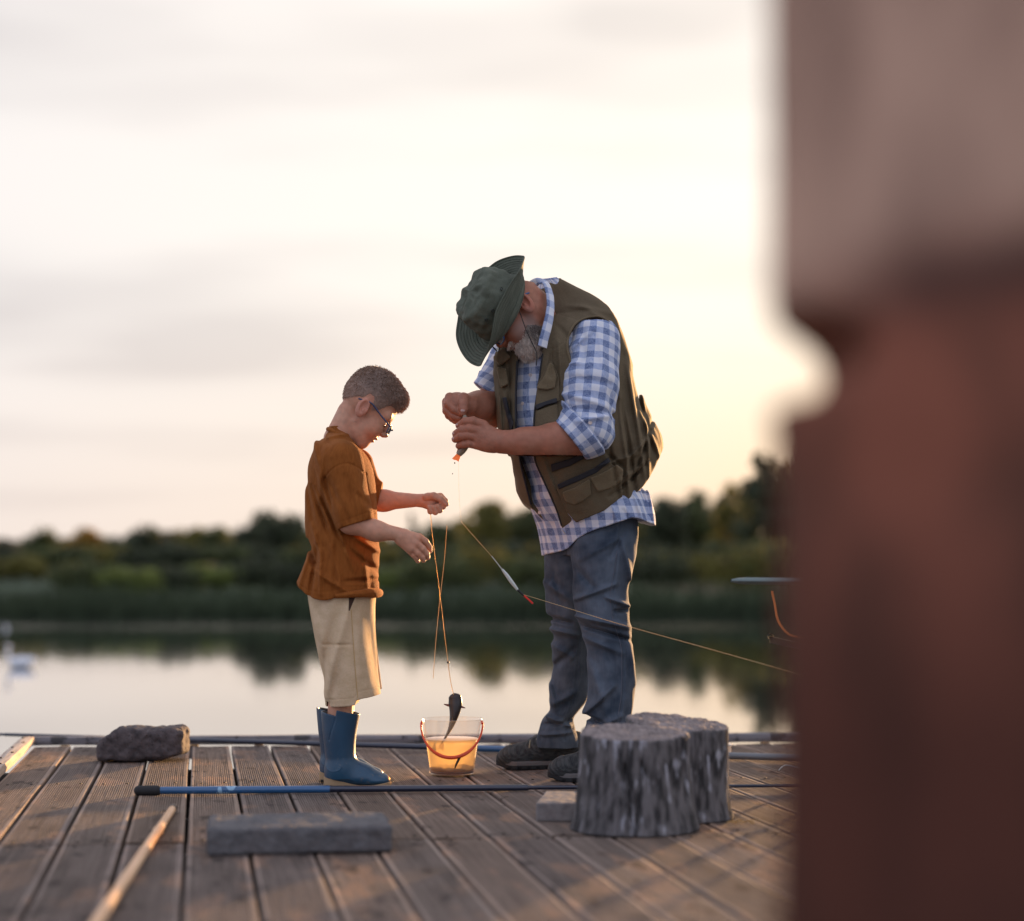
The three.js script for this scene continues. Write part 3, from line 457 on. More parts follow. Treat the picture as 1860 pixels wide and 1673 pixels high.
// ---------------------------------------------------------------- bucket with the catfish
const BD = 5.53, bp = onDeck(821.5, 1408), bucketAt = V((821 - CX) / FPX * BD, 0, -BD), pxm = BD / FPX;
{
  const t = thing('bucket', 'small clear plastic bucket with orange handle and murky amber water', 'bucket', bucketAt), R0 = 40 * pxm, R1 = 53.5 * pxm, Hh = 101 * pxm;
  const at_ = (q) => lerp(R0, R1, q);
  const wall = [V(0, 0.003, 0), V(R0 - 0.004, 0.003, 0), V(R0, 0.006, 0)]; for (let i = 1; i <= 12; i++) wall.push(V(at_(i / 12), 0.006 + (Hh - 0.006) * i / 12, 0)); wall.push(V(R1 + 0.003, Hh - 0.001, 0), V(R1 + 0.0032, Hh + 0.0025, 0), V(R1 - 0.001, Hh + 0.003, 0));
  part('wall', new THREE.LatheGeometry(wall.map((p) => new THREE.Vector2(p.x, p.y)), 64), new THREE.MeshPhysicalMaterial({ color: lin(0.93, 0.90, 0.88), roughness: 0.14, transmission: 0.95, thickness: 0, ior: 1.45 }), t);
  const wl = 66 * pxm, prof = [new THREE.Vector2(0.0001, 0.012)]; for (let i = 0; i <= 10; i++) { const y = 0.012 + (wl - 0.012) * i / 10; prof.push(new THREE.Vector2(at_(y / Hh) - 0.0025, y)); } prof.push(new THREE.Vector2(0.0001, wl + 0.0005));
  part('murky_water', new THREE.LatheGeometry(prof, 64), new THREE.MeshPhysicalMaterial({ color: lin(0.95, 0.80, 0.50), roughness: 0.50, transmission: 0.92, thickness: 0, ior: 1.33 }), t);
  const sd = [new THREE.Vector2(0.0001, 0.0145)]; sd.push(new THREE.Vector2(R0 - 0.004, 0.0142)); const sg = new THREE.LatheGeometry([new THREE.Vector2(0.0001, 0.0066), new THREE.Vector2(R0 - 0.0012, 0.0072), new THREE.Vector2(at_(0.16) - 0.0045, 0.024), new THREE.Vector2(R0 * 0.5, 0.030), new THREE.Vector2(0.0001, 0.026)], 40), p = sg.attributes.position;
  for (let i = 0; i < p.count; i++) { const a = Math.atan2(p.getZ(i), p.getX(i)); if (p.getY(i) > 0.02) p.setY(i, p.getY(i) + 0.006 * N3(Math.cos(a) * 2, Math.sin(a) * 2, 1.1)); }
  sg.computeVertexNormals(); part('sediment', sg, new THREE.MeshPhysicalMaterial({ color: lin(0.34, 0.17, 0.07), roughness: 0.9, transmission: 0.5, thickness: 0 }), t);
  // handle hangs down in front
  const arc = [], band = []; for (let i = 0; i <= 26; i++) { const a = Math.PI * i / 26, x = -Math.cos(a) * (R1 + 0.0045), y = Hh - 0.012 - Math.sin(a) * 58 * pxm, z = Math.sin(a) * (R1 + 0.004) * 0.92; arc.push(V(x, y, z)); }
  const orange = new THREE.MeshPhysicalMaterial({ color: lin(0.72, 0.075, 0.012), roughness: 0.35, clearcoat: 0.4, transmission: 0.25, thickness: 0 });
  part('handle', tube(arc, (q) => 0.0032 + 0.0024 * smooth(0.18, 0.4, q) * smooth(0.82, 0.6, q), 60, 10), orange, t);
  for (const s of [-1, 1]) part('handle_lug', new THREE.CylinderGeometry(0.006, 0.006, 0.006, 14).rotateZ(Math.PI / 2).translate(s * (R1 + 0.002), Hh - 0.011, 0), orange, t);
}
{
  const fishSkin = tex(128, 64, (u, v) => { const n = tn(u, v, 8, 8, 2.2, 4); return srgb(...mix3([0.007, 0.007, 0.008], [0.03, 0.025, 0.023], clamp(0.4 + 1.3 * n))); });
  const skin = new THREE.MeshPhysicalMaterial({ map: fishSkin, roughness: 0.5, clearcoat: 0.3, clearcoatRoughness: 0.3 }), fin = new THREE.MeshPhysicalMaterial({ color: lin(0.20, 0.045, 0.03), roughness: 0.5, transmission: 0.35, thickness: 0, side: THREE.DoubleSide });
  const P = (u, v, w = 0) => at(u, v, BD - 0.01 - w * pxm), path = [P(825, 1259), P(827, 1273), P(826.5, 1290), P(823, 1308), P(817, 1325), P(809.5, 1339), P(801, 1351)], curve = new THREE.CatmullRomCurve3(path);
  const t = thing('catfish', 'small black catfish hanging head up over the bucket on the line', 'fish', P(826, 1262));
  const rad = (q) => pxm * (q < 0.08 ? 11.8 * Math.sqrt(q / 0.08) * 0.85 + 1.5 : lerp(11.6, 1.8, Math.pow(clamp((q - 0.22) / 0.78), 0.8)) * (q < 0.22 ? 0.92 + 0.08 * smooth(0.08, 0.2, q) : 1));
  const nu = 18, nv = 44; const g = sheet(nu, nv, (a, b) => { const c = curve.getPointAt(b), T = curve.getTangentAt(b), S = V(1, 0, 0).addScaledVector(T, -T.x).normalize(), D = V(0, 0, 0).crossVectors(T, S), r = rad(b), th = a * 6.2832, fl = lerp(0.62, 1.25, smooth(0.1, 0.5, b)); return c.clone().addScaledVector(S, Math.cos(th) * r * lerp(1.08, 0.62, smooth(0.25, 0.9, b))).addScaledVector(D, Math.sin(th) * r * fl); });
  wpart('body', weldSeam(g, nu, nv), skin, t);
  const finGeo = (pts, th = 0.0012) => { const sh = new THREE.Shape(pts.map(([x, y]) => new THREE.Vector2(x * pxm, y * pxm))); return new THREE.ExtrudeGeometry(sh, { depth: th, bevelEnabled: false }); };
  const l = P(818, 1281, 2), r = P(834, 1284, 2);
  wpart('pectoral_fin', finGeo([[0, 2], [-12, 2.5], [-11, 0.5], [-5, -2], [0, -3]]).translate(l.x, l.y, l.z), fin, t); wpart('pectoral_fin', finGeo([[0, 3], [6, 1.5], [12, -2], [10, -2.8], [4, -2], [0, -2]]).translate(r.x, r.y, r.z), fin, t);
  const q = P(804, 1351); wpart('tail_fin', finGeo([[1, 3], [3, -4], [1, -13], [-5, -8], [-10, -12], [-6, -2], [-1, 4]]).translate(q.x, q.y, q.z), fin, t);
  const d = P(826, 1300, 9); wpart('dorsal_fin', finGeo([[-1, 6], [2, 2], [1, -6], [-1, -4]], 0.002).rotateY(1.2).translate(d.x, d.y, d.z), skin, t);
  for (const s of [-1, 1]) { const h = P(826, 1265, 2); wpart('barbel', tube([h.clone().add(V(s * 0.006, 0, 0)), h.clone().add(V(s * 0.014, 0.001, 0.004)), h.clone().add(V(s * 0.017, -0.010, 0.008))], 0.0005, 8, 5), skin, t); part('eye', new THREE.SphereGeometry(0.0016, 8, 6).translate(s * 0.0135, -0.018, 0.004), std({ color: lin(0.3, 0.25, 0.15), roughness: 0.2 }), t); }
  const k = P(842, 1380, 22), t2 = thing('fish_in_bucket', 'dark thin fish swimming in the amber water of the bucket', 'fish', k), c2 = new THREE.CatmullRomCurve3([P(839, 1369, 42), P(834, 1378, 43), P(829, 1388, 42), P(826, 1396, 40)]);
  wpart('body', tube(c2.points, (u) => 0.0008 + 0.0032 * Math.sin(Math.PI * clamp(u * 0.85 + 0.1)), 18, 8), skin, t2);
}
// ---------------------------------------------------------------- lines and float
const lineMat = new THREE.MeshPhysicalMaterial({ color: lin(0.80, 0.60, 0.28), roughness: 0.35, transmission: 0.4, thickness: 0 });
function line(label, pts, r = 0.0009, thin) { const t = thing('fishing_line', label, 'fishing line', pts[0]); wpart('strand', tube(pts, r, 24, 5), lineMat, t); if (thin) wpart('strand', tube(thin, 0.00022, 16, 5), lineMat, t); return t; }
{
  const d = 5.45;
  const a = line('golden fishing line from the fist of the boy down to the hanging catfish', [at(782, 934, d), at(787, 985, d), at(795, 1045, d), at(803, 1110, d), at(811, 1180, d), at(819, 1240, 5.5), at(825, 1266, 5.515)], 0.0010);
  wpart('sinker', new THREE.SphereGeometry(0.0042, 10, 8).translate(...at(814, 1203, d + 0.01).toArray()), std({ color: lin(0.02, 0.02, 0.02), roughness: 0.5, metalness: 0.3 }), a);
  wpart('knot', new THREE.SphereGeometry(0.0024, 8, 6).translate(...at(788.5, 998, d).toArray()), lineMat, a);
  line('golden fishing line crossing behind the first one and ending over the bucket', [at(812, 955, d + 0.05), at(807, 1020, d + 0.05), at(799, 1090, d + 0.05), at(793, 1150, d + 0.04), at(789, 1200, d + 0.03), at(787, 1232, d + 0.02)]);
  const f = (u, v) => at(u, v, 5.2 + (u - 838) * 0.0006);
  line('thin line running from the hands of the old man down to the float', [f(838, 948), f(866, 980), f(893, 1010)], 0.0008, [f(833, 838), f(834, 900), f(838, 948)]);
  const t = thing('fishing_float', 'slim grey fishing float with black band and red tip', 'fishing float', f(893, 1010)), F = (u, v) => f(u, v);
  wpart('stem', tube([F(893, 1010), F(904, 1024), F(914, 1037)], 0.0014, 8, 8), std({ color: lin(0.55, 0.57, 0.52), roughness: 0.4 }), t);
  wpart('body', tube([F(912, 1034), F(920, 1044), F(930, 1058), F(940, 1071)], (q) => 0.0018 + 0.0040 * Math.sin(Math.PI * clamp(0.12 + q * 0.72)), 18, 12), std({ color: lin(0.62, 0.66, 0.62), roughness: 0.35 }), t);
  wpart('band', capTube([F(939, 1070), F(945, 1076), F(951, 1081)], 0.0034, 6, 10), std({ color: lin(0.012, 0.012, 0.014), roughness: 0.4 }), t);
  wpart('tip', capTube([F(951, 1081), F(959, 1088), F(967, 1095.5)], 0.0030, 6, 10), std({ color: lin(0.75, 0.035, 0.025), roughness: 0.4 }), t);
  const g = (u, v) => at(u, v, 5.26 - (u - 951) * 0.0011);
  line('long pale line running from the float past the knees to the right', [g(951, 1080), g(1010, 1098), g(1100, 1126), g(1145, 1139), g(1300, 1182), g(1440, 1222), g(1560, 1260)], 0.0007);
}
// ---------------------------------------------------------------- camp chair, mostly hidden behind the post
{
  const d = 5.0, m = d / FPX, c = at(1500, 1056, d), t = thing('camp_chair', 'folding camp chair with grey green armrest mostly hidden behind the blurred post', 'chair', V(c.x, 0, c.z));
  const canvas = std({ color: lin(0.13, 0.17, 0.165), roughness: 0.85 }), frame = std({ color: lin(0.05, 0.055, 0.06), roughness: 0.4, metalness: 0.6 }), orange = std({ color: lin(0.75, 0.22, 0.05), roughness: 0.6 });
  const P = (u, v, w) => at(u, v, d - w);
  for (const w of [0.22, -0.28]) {
    const a = sheet(18, 10, (q, s) => { const u = lerp(1328, 1560, q), th = s * 6.2832, e = Math.pow(Math.sin(Math.PI * clamp(q * 4 + 0.04, 0, 0.5)), 0.5); return P(u, 1055 + 2 * q, w).add(V(0, Math.sin(th) * 0.010 * e, Math.cos(th) * 0.032 * e)); });
    wpart('armrest', a, canvas, t);
    wpart('leg', tube([P(1462, 1060, w), P(1466, 1160, w), P(1475, 1440, w)], 0.009, 10, 8), frame, t); wpart('leg', tube([P(1640, 990, w), P(1600, 1160, w), P(1560, 1440, w)], 0.009, 10, 8), frame, t);
    wpart('strap', tube([P(1402, 1074, w), P(1407, 1098, w), P(1414, 1130, w), P(1434, 1153, w), P(1470, 1160, w)], 0.003, 16, 6), orange, t);
  }
  wpart('seat', sheet(8, 8, (q, s) => P(lerp(1398, 1600, q), 1155 + 14 * Math.sin(Math.PI * q) + 5 * q, lerp(0.24, -0.3, s)).add(V(0, -0.02 * Math.sin(Math.PI * s), 0))), canvas, t);
  wpart('seat_edge', tube([P(1399, 1155, 0.24), P(1399, 1157, 0), P(1399, 1155, -0.3)], 0.008, 8, 8), canvas, t);
  wpart('backrest', sheet(6, 8, (q, s) => P(lerp(1600, 1670, q), lerp(1150, 860, q), lerp(0.24, -0.3, s)).add(V(0.03 * Math.sin(Math.PI * s), 0, 0))), canvas, t);
}
// ---------------------------------------------------------------- foreground post, far out of focus
{
  const d = 1.2, m = d / FPX, cx = (1411 - CX) * m + 0.128, cz = -d - 0.03;
  const t = thing('wooden_post', 'big blurred brown wooden post with a notch filling the right side close by', 'post', V(cx, 0, cz));
  const ny = CAMH - (650 - HY) * m, notch = ell(V(cx - 0.130, ny, cz), V(1, 0, 0), V(0, 1, 0), V(0, 0, 1), 0.060, 0.031, 0.3);
  const f = (x, y, z) => { const a = Math.atan2(z - cz, x - cx), q = Math.hypot(x - cx, z - cz); let dd = q - 0.128 - 0.006 * N3(Math.cos(a) * 2, Math.sin(a) * 2, y * 1.2) - 0.003 * N3(Math.cos(a) * 9, Math.sin(a) * 9, y * 3) + 0.006 * smooth(ny - 0.03, ny - 0.10, y); dd = smax(dd, -notch(x, y, z), 0.008); dd = smax(dd, Math.abs(y - 0.66) - 0.66, 0.01); return dd * 0.85; };
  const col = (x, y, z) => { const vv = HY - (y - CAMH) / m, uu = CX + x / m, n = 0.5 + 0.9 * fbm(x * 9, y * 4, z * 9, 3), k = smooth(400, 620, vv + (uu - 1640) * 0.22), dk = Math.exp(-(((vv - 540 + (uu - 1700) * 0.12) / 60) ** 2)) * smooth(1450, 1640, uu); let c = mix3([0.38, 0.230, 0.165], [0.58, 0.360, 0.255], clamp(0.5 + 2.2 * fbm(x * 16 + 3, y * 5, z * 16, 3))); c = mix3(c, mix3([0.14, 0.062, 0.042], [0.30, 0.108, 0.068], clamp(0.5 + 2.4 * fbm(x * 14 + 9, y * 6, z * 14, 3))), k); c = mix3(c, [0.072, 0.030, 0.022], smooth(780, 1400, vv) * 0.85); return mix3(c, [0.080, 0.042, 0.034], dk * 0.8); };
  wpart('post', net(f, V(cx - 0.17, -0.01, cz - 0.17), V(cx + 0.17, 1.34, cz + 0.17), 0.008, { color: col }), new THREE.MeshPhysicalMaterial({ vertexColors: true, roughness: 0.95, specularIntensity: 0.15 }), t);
}
// ---------------------------------------------------------------- swans far out on the lake
function swan(u, v, label, s, turn) {
  const p = onWater(u, v), t = thing('swan', label, 'swan', p), white = std({ color: lin(0.78, 0.80, 0.84), roughness: 0.7 });
  const c = V(0, 0.10, 0), f = union([ell(V(0, 0.11, 0), V(1, 0, 0), V(0, 1, 0), V(0, 0, 1), 0.27, 0.13, 0.15), ell(V(0.22, 0.17, 0), V(1, 0, 0), V(0, 1, 0), V(0, 0, 1), 0.12, 0.06, 0.09), cone(V(-0.2, 0.13, 0), V(-0.29, 0.30, 0), 0.055, 0.03), cone(V(-0.29, 0.30, 0), V(-0.26, 0.48, 0), 0.03, 0.025), cone(V(-0.26, 0.48, 0), V(-0.33, 0.50, 0), 0.034, 0.026)], 0.06);
  part('body', net(f, V(-0.42, -0.05, -0.2), V(0.4, 0.58, 0.2), 0.02).scale(s, s, s), white, t); part('beak', new THREE.ConeGeometry(0.02, 0.07, 8).rotateZ(Math.PI / 2).translate(-0.385, 0.49, 0).scale(s, s, s), std({ color: lin(0.6, 0.2, 0.03), roughness: 0.6 }), t); t.rotation.y = turn;
}
swan(38, 1212, 'white swan floating on the lake near the left edge', 0.82, 0.4);
swan(11, 1143, 'smaller far away swan at the very left edge above the nearer one', 0.45, 1.5);
// ---------------------------------------------------------------- people: shared builders
const weave = tex(256, 256, (u, v, x, y) => { const a = 0.5 + 0.16 * Math.sin(x * 1.57) * Math.sin(y * 1.57 + (x & 8 ? 1 : 0)) + 0.5 * tn(u, v, 20, 20, 3.1, 3); return [a, a, a]; }, false);
const skinTone = (base, red, k = 1) => (x, y, z) => { const n = 0.5 + 0.8 * fbm(x * 26, y * 26, z * 26, 3), f = 0.5 + 0.5 * N3(x * 190, y * 190, z * 190); const c = mix3(base, red, clamp(n * 0.7 + 0.3 * (f - 0.5)) * k), g = 1 + 0.22 * (f - 0.5) + 0.16 * N3(x * 70, y * 70, z * 70); return [c[0] * g, c[1] * g, c[2] * g]; };
const skinMat = new THREE.MeshPhysicalMaterial({ vertexColors: true, roughness: 0.52, specularIntensity: 0.6, sheen: 0.3, sheenColor: lin(0.9, 0.35, 0.18), sheenRoughness: 0.6 });
// smooth table of numbers by row
function table(rows) { const k = rows.map((r) => r[0]), n = rows[0].length - 1, out = new Array(n); // Catmull-Rom between rows
  return (v) => { let i = 0; while (i < k.length - 2 && v > k[i + 1]) i++; const t = clamp((v - k[i]) / (k[i + 1] - k[i])), a = rows[Math.max(0, i - 1)], b = rows[i], c = rows[i + 1], d = rows[Math.min(rows.length - 1, i + 2)];
    for (let q = 1; q <= n; q++) { const h = c[0] - b[0], m0 = (c[q] - a[q]) / (c[0] - a[0]) * h, m1 = (d[q] - b[q]) / (d[0] - b[0]) * h, t2 = t * t, t3 = t2 * t; out[q - 1] = (2 * t3 - 3 * t2 + 1) * b[q] + (t3 - 2 * t2 + t) * m0 + (-2 * t3 + 3 * t2) * c[q] + (t3 - t2) * m1; } return out; }; }
// distance to a stack of level elliptical slices; rows: v, left, right, breadth, depth offset
function slices(F, rows, phi = 0) {
  const tb = table(rows), lo = Math.floor(rows[0][0]) - 1, hi = Math.ceil(rows.at(-1)[0]) + 1, N = hi - lo + 1, A = [0, 1, 2, 3].map(() => new Float32Array(N)), cp = Math.cos(phi), sp = Math.sin(phi), m = F.m, v0 = rows[0][0], v1 = rows.at(-1)[0];
  for (let i = 0; i < N; i++) { const [l, r, b, w] = tb(clamp(lo + i, v0, v1)), W = (r - l) / 2, a = Math.sqrt(Math.max(W * W - (b * sp) ** 2, (W * 0.3) ** 2)) / cp; A[0][i] = (l + r) / 2; A[1][i] = a; A[2][i] = b; A[3][i] = w; }
  const get = (q, v) => { const x = clamp(v - lo, 0, N - 1.001), i = x | 0, t = x - i; return A[q][i] + (A[q][i + 1] - A[q][i]) * t; };
  const f = (x, y, z) => { const v = F.v(y), u = F.u(x) - get(0, v), w = F.w(z) - get(3, v), f_ = -u * cp + w * sp, l_ = u * sp + w * cp, a = get(1, v), b = get(2, v);
    const k0 = Math.sqrt((f_ / a) ** 2 + (l_ / b) ** 2), k1 = Math.sqrt((f_ / a / a) ** 2 + (l_ / b / b) ** 2); let d = k1 < 1e-9 ? -Math.min(a, b) : k0 * (k0 - 1) / k1; return Math.max(d, (v0 - v), (v - v1)) * m * 0.9; };
  f.angle = (x, y, z) => { const v = F.v(y), u = F.u(x) - get(0, v), w = F.w(z) - get(3, v); return Math.atan2(u * sp + w * cp, -u * cp + w * sp); };
  f.radius = (v) => (get(1, v) + get(2, v)) / 2 * m;
  return f;
}
function frame(d) { const m = d / FPX; return { d, m, u: (x) => CX + x / m, v: (y) => HY - (y - CAMH) / m, w: (z) => (z + d) / m, P: (u, v, w = 0) => V((u - CX) * m, CAMH - (v - HY) * m, -d + w * m) }; }
// ridges (a > 0) or creases (a < 0) of cloth along lines given by their ends
function folds(F, list) { const L = list.map(([u0, v0, u1, v1, a, s]) => { const du = u1 - u0, dv = v1 - v0; return [u0, v0, du, dv, 1 / (du * du + dv * dv), a * F.m, s, Math.hypot(du, dv)]; });
  return (u, v) => { let h = 0; for (const [u0, v0, du, dv, il, a, s, len] of L) { const x = u - u0, y = v - v0, t = (x * du + y * dv) * il; if (t < -0.25 || t > 1.25) continue; const c = (x * dv - y * du) / len, q = c / s; if (q * q > 9) continue; const e = t < 0 ? 1 - t * t * 16 : t > 1 ? 1 - (t - 1) * (t - 1) * 16 : 1; h += a * Math.exp(-q * q) * e * (0.55 + 0.45 * Math.sin(Math.PI * clamp(t))); } return h; }; }
function polyDist(pts, closed = true) { // signed distance to a polygon, or distance to an open line
  return (u, v) => { let d = 1e9, s = 1; const n = pts.length; for (let i = 0, j = n - 1; i < n; j = i++) { if (!closed && i === 0) continue; const [ax, ay] = pts[i], [bx, by] = pts[j], ex = bx - ax, ey = by - ay, wx = u - ax, wy = v - ay, t = clamp((wx * ex + wy * ey) / (ex * ex + ey * ey)), dx = wx - ex * t, dy = wy - ey * t; d = Math.min(d, dx * dx + dy * dy); if (closed) { const c1 = v >= ay, c2 = v < by, c3 = ex * wy > ey * wx; if ((c1 && c2 && c3) || (!c1 && !c2 && !c3)) s = -s; } } return s * Math.sqrt(d); };
}
function strands(g, rand, count, len, dir, mask, width, shade = () => 1) { // short hairs rooted on a surface
  const p = g.attributes.position, n = g.attributes.normal, pos = [], idx = [], col = [], a = V(0, 0, 0), b = V(0, 0, 0), d = V(0, 0, 0), s = V(0, 0, 0);
  for (let i = 0, tries = 0; i < count && tries < count * 12; tries++) { const k = Math.floor(rand() * p.count); a.fromBufferAttribute(p, k); b.fromBufferAttribute(n, k); const mk = mask(a, b); if (rand() > mk) continue; i++;
    a.x += (rand() - 0.5) * 0.004; a.y += (rand() - 0.5) * 0.004; a.z += (rand() - 0.5) * 0.004; d.copy(dir(a, b, rand)); const L = len(a) * (0.6 + 0.8 * rand()); s.set(rand() - 0.5, rand() - 0.5, rand() - 0.5).cross(d).normalize().multiplyScalar(width); const q = pos.length / 3, t = (0.72 + 0.56 * rand()) * shade(a);
    pos.push(a.x - s.x, a.y - s.y, a.z - s.z, a.x + s.x, a.y + s.y, a.z + s.z, a.x + d.x * L * 0.6 + b.x * 0.0015 + s.x * 0.6, a.y + d.y * L * 0.6 + b.y * 0.0015 + s.y * 0.6, a.z + d.z * L * 0.6 + b.z * 0.0015 + s.z * 0.6, a.x + d.x * L, a.y + d.y * L, a.z + d.z * L); idx.push(q, q + 1, q + 2, q, q + 2, q + 3); for (let c = 0; c < 4; c++) col.push(t, t, t); }
  const o = new THREE.BufferGeometry(); o.setAttribute('position', new THREE.Float32BufferAttribute(pos, 3)); o.setAttribute('color', new THREE.Float32BufferAttribute(col, 3)); o.setIndex(idx); o.computeVertexNormals(); return o;
}
// head with a face; o = point between the ears, f forward, u up, l to the figure's own side that the camera sees
function headField(o, f, u, l, k, child) {
  const q = (a, b, c = 0) => o.clone().addScaledVector(f, a * k).addScaledVector(u, b * k).addScaledVector(l, c * k), E = (a, b, c, ra, rb, rc) => ell(q(a, b, c), f, u, l, ra * k, rb * k, rc * k);
  const parts = [E(-0.006, 0.050, 0, 0.086, 0.086, 0.073), E(0.038, -0.010, 0, 0.043, 0.068, 0.056), E(0.036, -0.055, 0, 0.036, 0.034, 0.042), cone(q(0.004, -0.040, -0.036), q(0.050, -0.076, -0.014), 0.011 * k, 0.016 * k), cone(q(0.004, -0.040, 0.036), q(0.050, -0.076, 0.014), 0.011 * k, 0.016 * k)];
  const big = union(parts, 0.022 * k), cheek = [E(0.056, -0.018, 0.034, 0.024, 0.024, 0.022), E(0.056, -0.018, -0.034, 0.024, 0.024, 0.022)], brow = cone(q(0.066, 0.034, -0.036), q(0.066, 0.034, 0.036), 0.0125 * k, 0.0125 * k);
  const nose = union([cone(q(0.079, 0.022), q(0.0955, -0.010), 0.0065 * k, (child ? 0.0085 : 0.011) * k), E(0.087, -0.016, 0.008, 0.010, 0.007, 0.0075), E(0.087, -0.016, -0.008, 0.010, 0.007, 0.0075)], 0.006 * k);
  const lips = union([E(0.0760, -0.0365, 0, 0.0110, 0.0050, 0.018), E(0.0725, -0.0485, 0, 0.0105, 0.0055, 0.016)], 0.0015 * k), chin = E(0.055, -0.0735, 0, 0.0160, 0.0145, 0.018);
  const sock = [E(0.088, 0.012, 0.030, 0.016, 0.012, 0.017), E(0.088, 0.012, -0.030, 0.016, 0.012, 0.017)], lids = [E(0.066, 0.010, 0.030, 0.0125, 0.0125, 0.0140), E(0.066, 0.010, -0.030, 0.0125, 0.0125, 0.0140)];
  const ears = [1, -1].map((s) => { const tf = f.clone().multiplyScalar(0.96).addScaledVector(u, 0.20).normalize(), tu = u.clone().addScaledVector(f, -0.22).normalize(), tl = l.clone(); const c = q(-0.004, 0.004, s * 0.076), a = ell(c, tf, tu, tl, 0.0185 * k, 0.0310 * k, 0.0100 * k), b = ell(c.clone().addScaledVector(l, s * 0.0100 * k).addScaledVector(u, 0.004 * k).addScaledVector(f, 0.003 * k), tf, tu, tl, 0.0120 * k, 0.0215 * k, 0.0100 * k), t = ell(q(0.004, -0.002, s * 0.079), tf, tu, tl, 0.005 * k, 0.008 * k, 0.005 * k); return (x, y, z) => smin(smax(a(x, y, z), -b(x, y, z), 0.003 * k), t(x, y, z), 0.004 * k); });
  const fn = (x, y, z) => { let d = big(x, y, z); if (d > 0.05 * k) return d * 0.8; d = smin(d, cheek[0](x, y, z), 0.02 * k); d = smin(d, cheek[1](x, y, z), 0.02 * k); d = smin(d, brow(x, y, z), 0.014 * k); d = smin(d, chin(x, y, z), 0.014 * k); d = smax(d, -sock[0](x, y, z), 0.012 * k); d = smax(d, -sock[1](x, y, z), 0.012 * k); d = smin(d, nose(x, y, z), 0.006 * k); d = smin(d, lids[0](x, y, z), 0.004 * k); d = smin(d, lids[1](x, y, z), 0.004 * k); d = smin(d, lips(x, y, z), 0.004 * k); d = smin(d, ears[0](x, y, z), 0.005 * k); return smin(d, ears[1](x, y, z), 0.005 * k) * 0.9; };
  fn.q = q; fn.skull = parts[0]; fn.E = E;
  fn.loc = (p) => { const x = p.x - o.x, y = p.y - o.y, z = p.z - o.z; return [(x * f.x + y * f.y + z * f.z) / k, (x * u.x + y * u.y + z * u.z) / k, (x * l.x + y * l.y + z * l.z) / k]; };
  return fn;
}
// a finger is a chain of pixel points with radii
function chain(F, pts) { const c = []; for (let i = 0; i < pts.length - 1; i++) { const [u0, v0, w0, r0] = pts[i], [u1, v1, w1, r1] = pts[i + 1]; c.push(cone(F.P(u0, v0, w0), F.P(u1, v1, w1), r0 * F.m, r1 * F.m)); } return union(c, 0.0025); }
function fieldBox(F, u0, v0, u1, v1, w0, w1) { return [F.P(u0, v1, w0), F.P(u1, v0, w1)]; }
const eyeMat = new THREE.MeshPhysicalMaterial({ color: lin(0.75, 0.72, 0.68), roughness: 0.15, clearcoat: 1 }), irisMat = std({ color: lin(0.05, 0.03, 0.02), roughness: 0.2 });
const lensMat = new THREE.MeshPhysicalMaterial({ color: lin(0.97, 0.97, 0.97), transmission: 1, thickness: 0, roughness: 0.02, ior: 1.5 });
function spectacles(t, H, l, fr, mat, { rim, hinge, ear, tip }) { // rim: centre (f, u), half height, half width
  const s = new THREE.Group(); s.name = numbered('spectacles'); t.add(s); const [rf, ru, hh, hw, sl] = rim;
  for (const e of [1, -1]) {
    const pts = []; for (let i = 0; i < 24; i++) { const a = i / 24 * 6.2832, ca = Math.cos(a), sa = Math.sin(a), x = Math.sign(ca) * Math.pow(Math.abs(ca), 0.55) * hw, y = Math.sign(sa) * Math.pow(Math.abs(sa), 0.55) * hh; pts.push(H.q(rf + sl * y - 0.10 * Math.abs(e * 0.031 + x) , ru + y, e * 0.031 + x)); }
    wpart('rim', tube(pts, fr, 48, 8, true), mat, s);
    const c = V(0, 0, 0); pts.forEach((p) => c.add(p)); c.multiplyScalar(1 / 24); const g = new THREE.BufferGeometry(), P = [c.x, c.y, c.z], I = []; pts.forEach((p, i) => { P.push(p.x, p.y, p.z); I.push(0, i + 1, (i + 1) % 24 + 1); }); g.setAttribute('position', new THREE.Float32BufferAttribute(P, 3)); g.setIndex(I); g.computeVertexNormals(); wpart('lens', g, lensMat, s);
    const h = H.q(hinge[0], hinge[1], e * (0.031 + hw + 0.004)), m = H.q(ear[0], ear[1], e * 0.0775), k = H.q(tip[0], tip[1], e * 0.079); wpart('temple', tube([H.q(rf - 0.10 * (0.031 + hw), hinge[1], e * (0.031 + hw)), h, h.clone().lerp(m, 0.5), m, m.clone().lerp(k, 0.6), k], fr * 1.15, 30, 8), mat, s);
  }
  wpart('bridge', tube([H.q(rf, ru + hh * 0.35, -0.031 + hw), H.q(rf + 0.004, ru + hh * 0.6, 0), H.q(rf, ru + hh * 0.35, 0.031 - hw)], fr, 10, 8), mat, s);
}

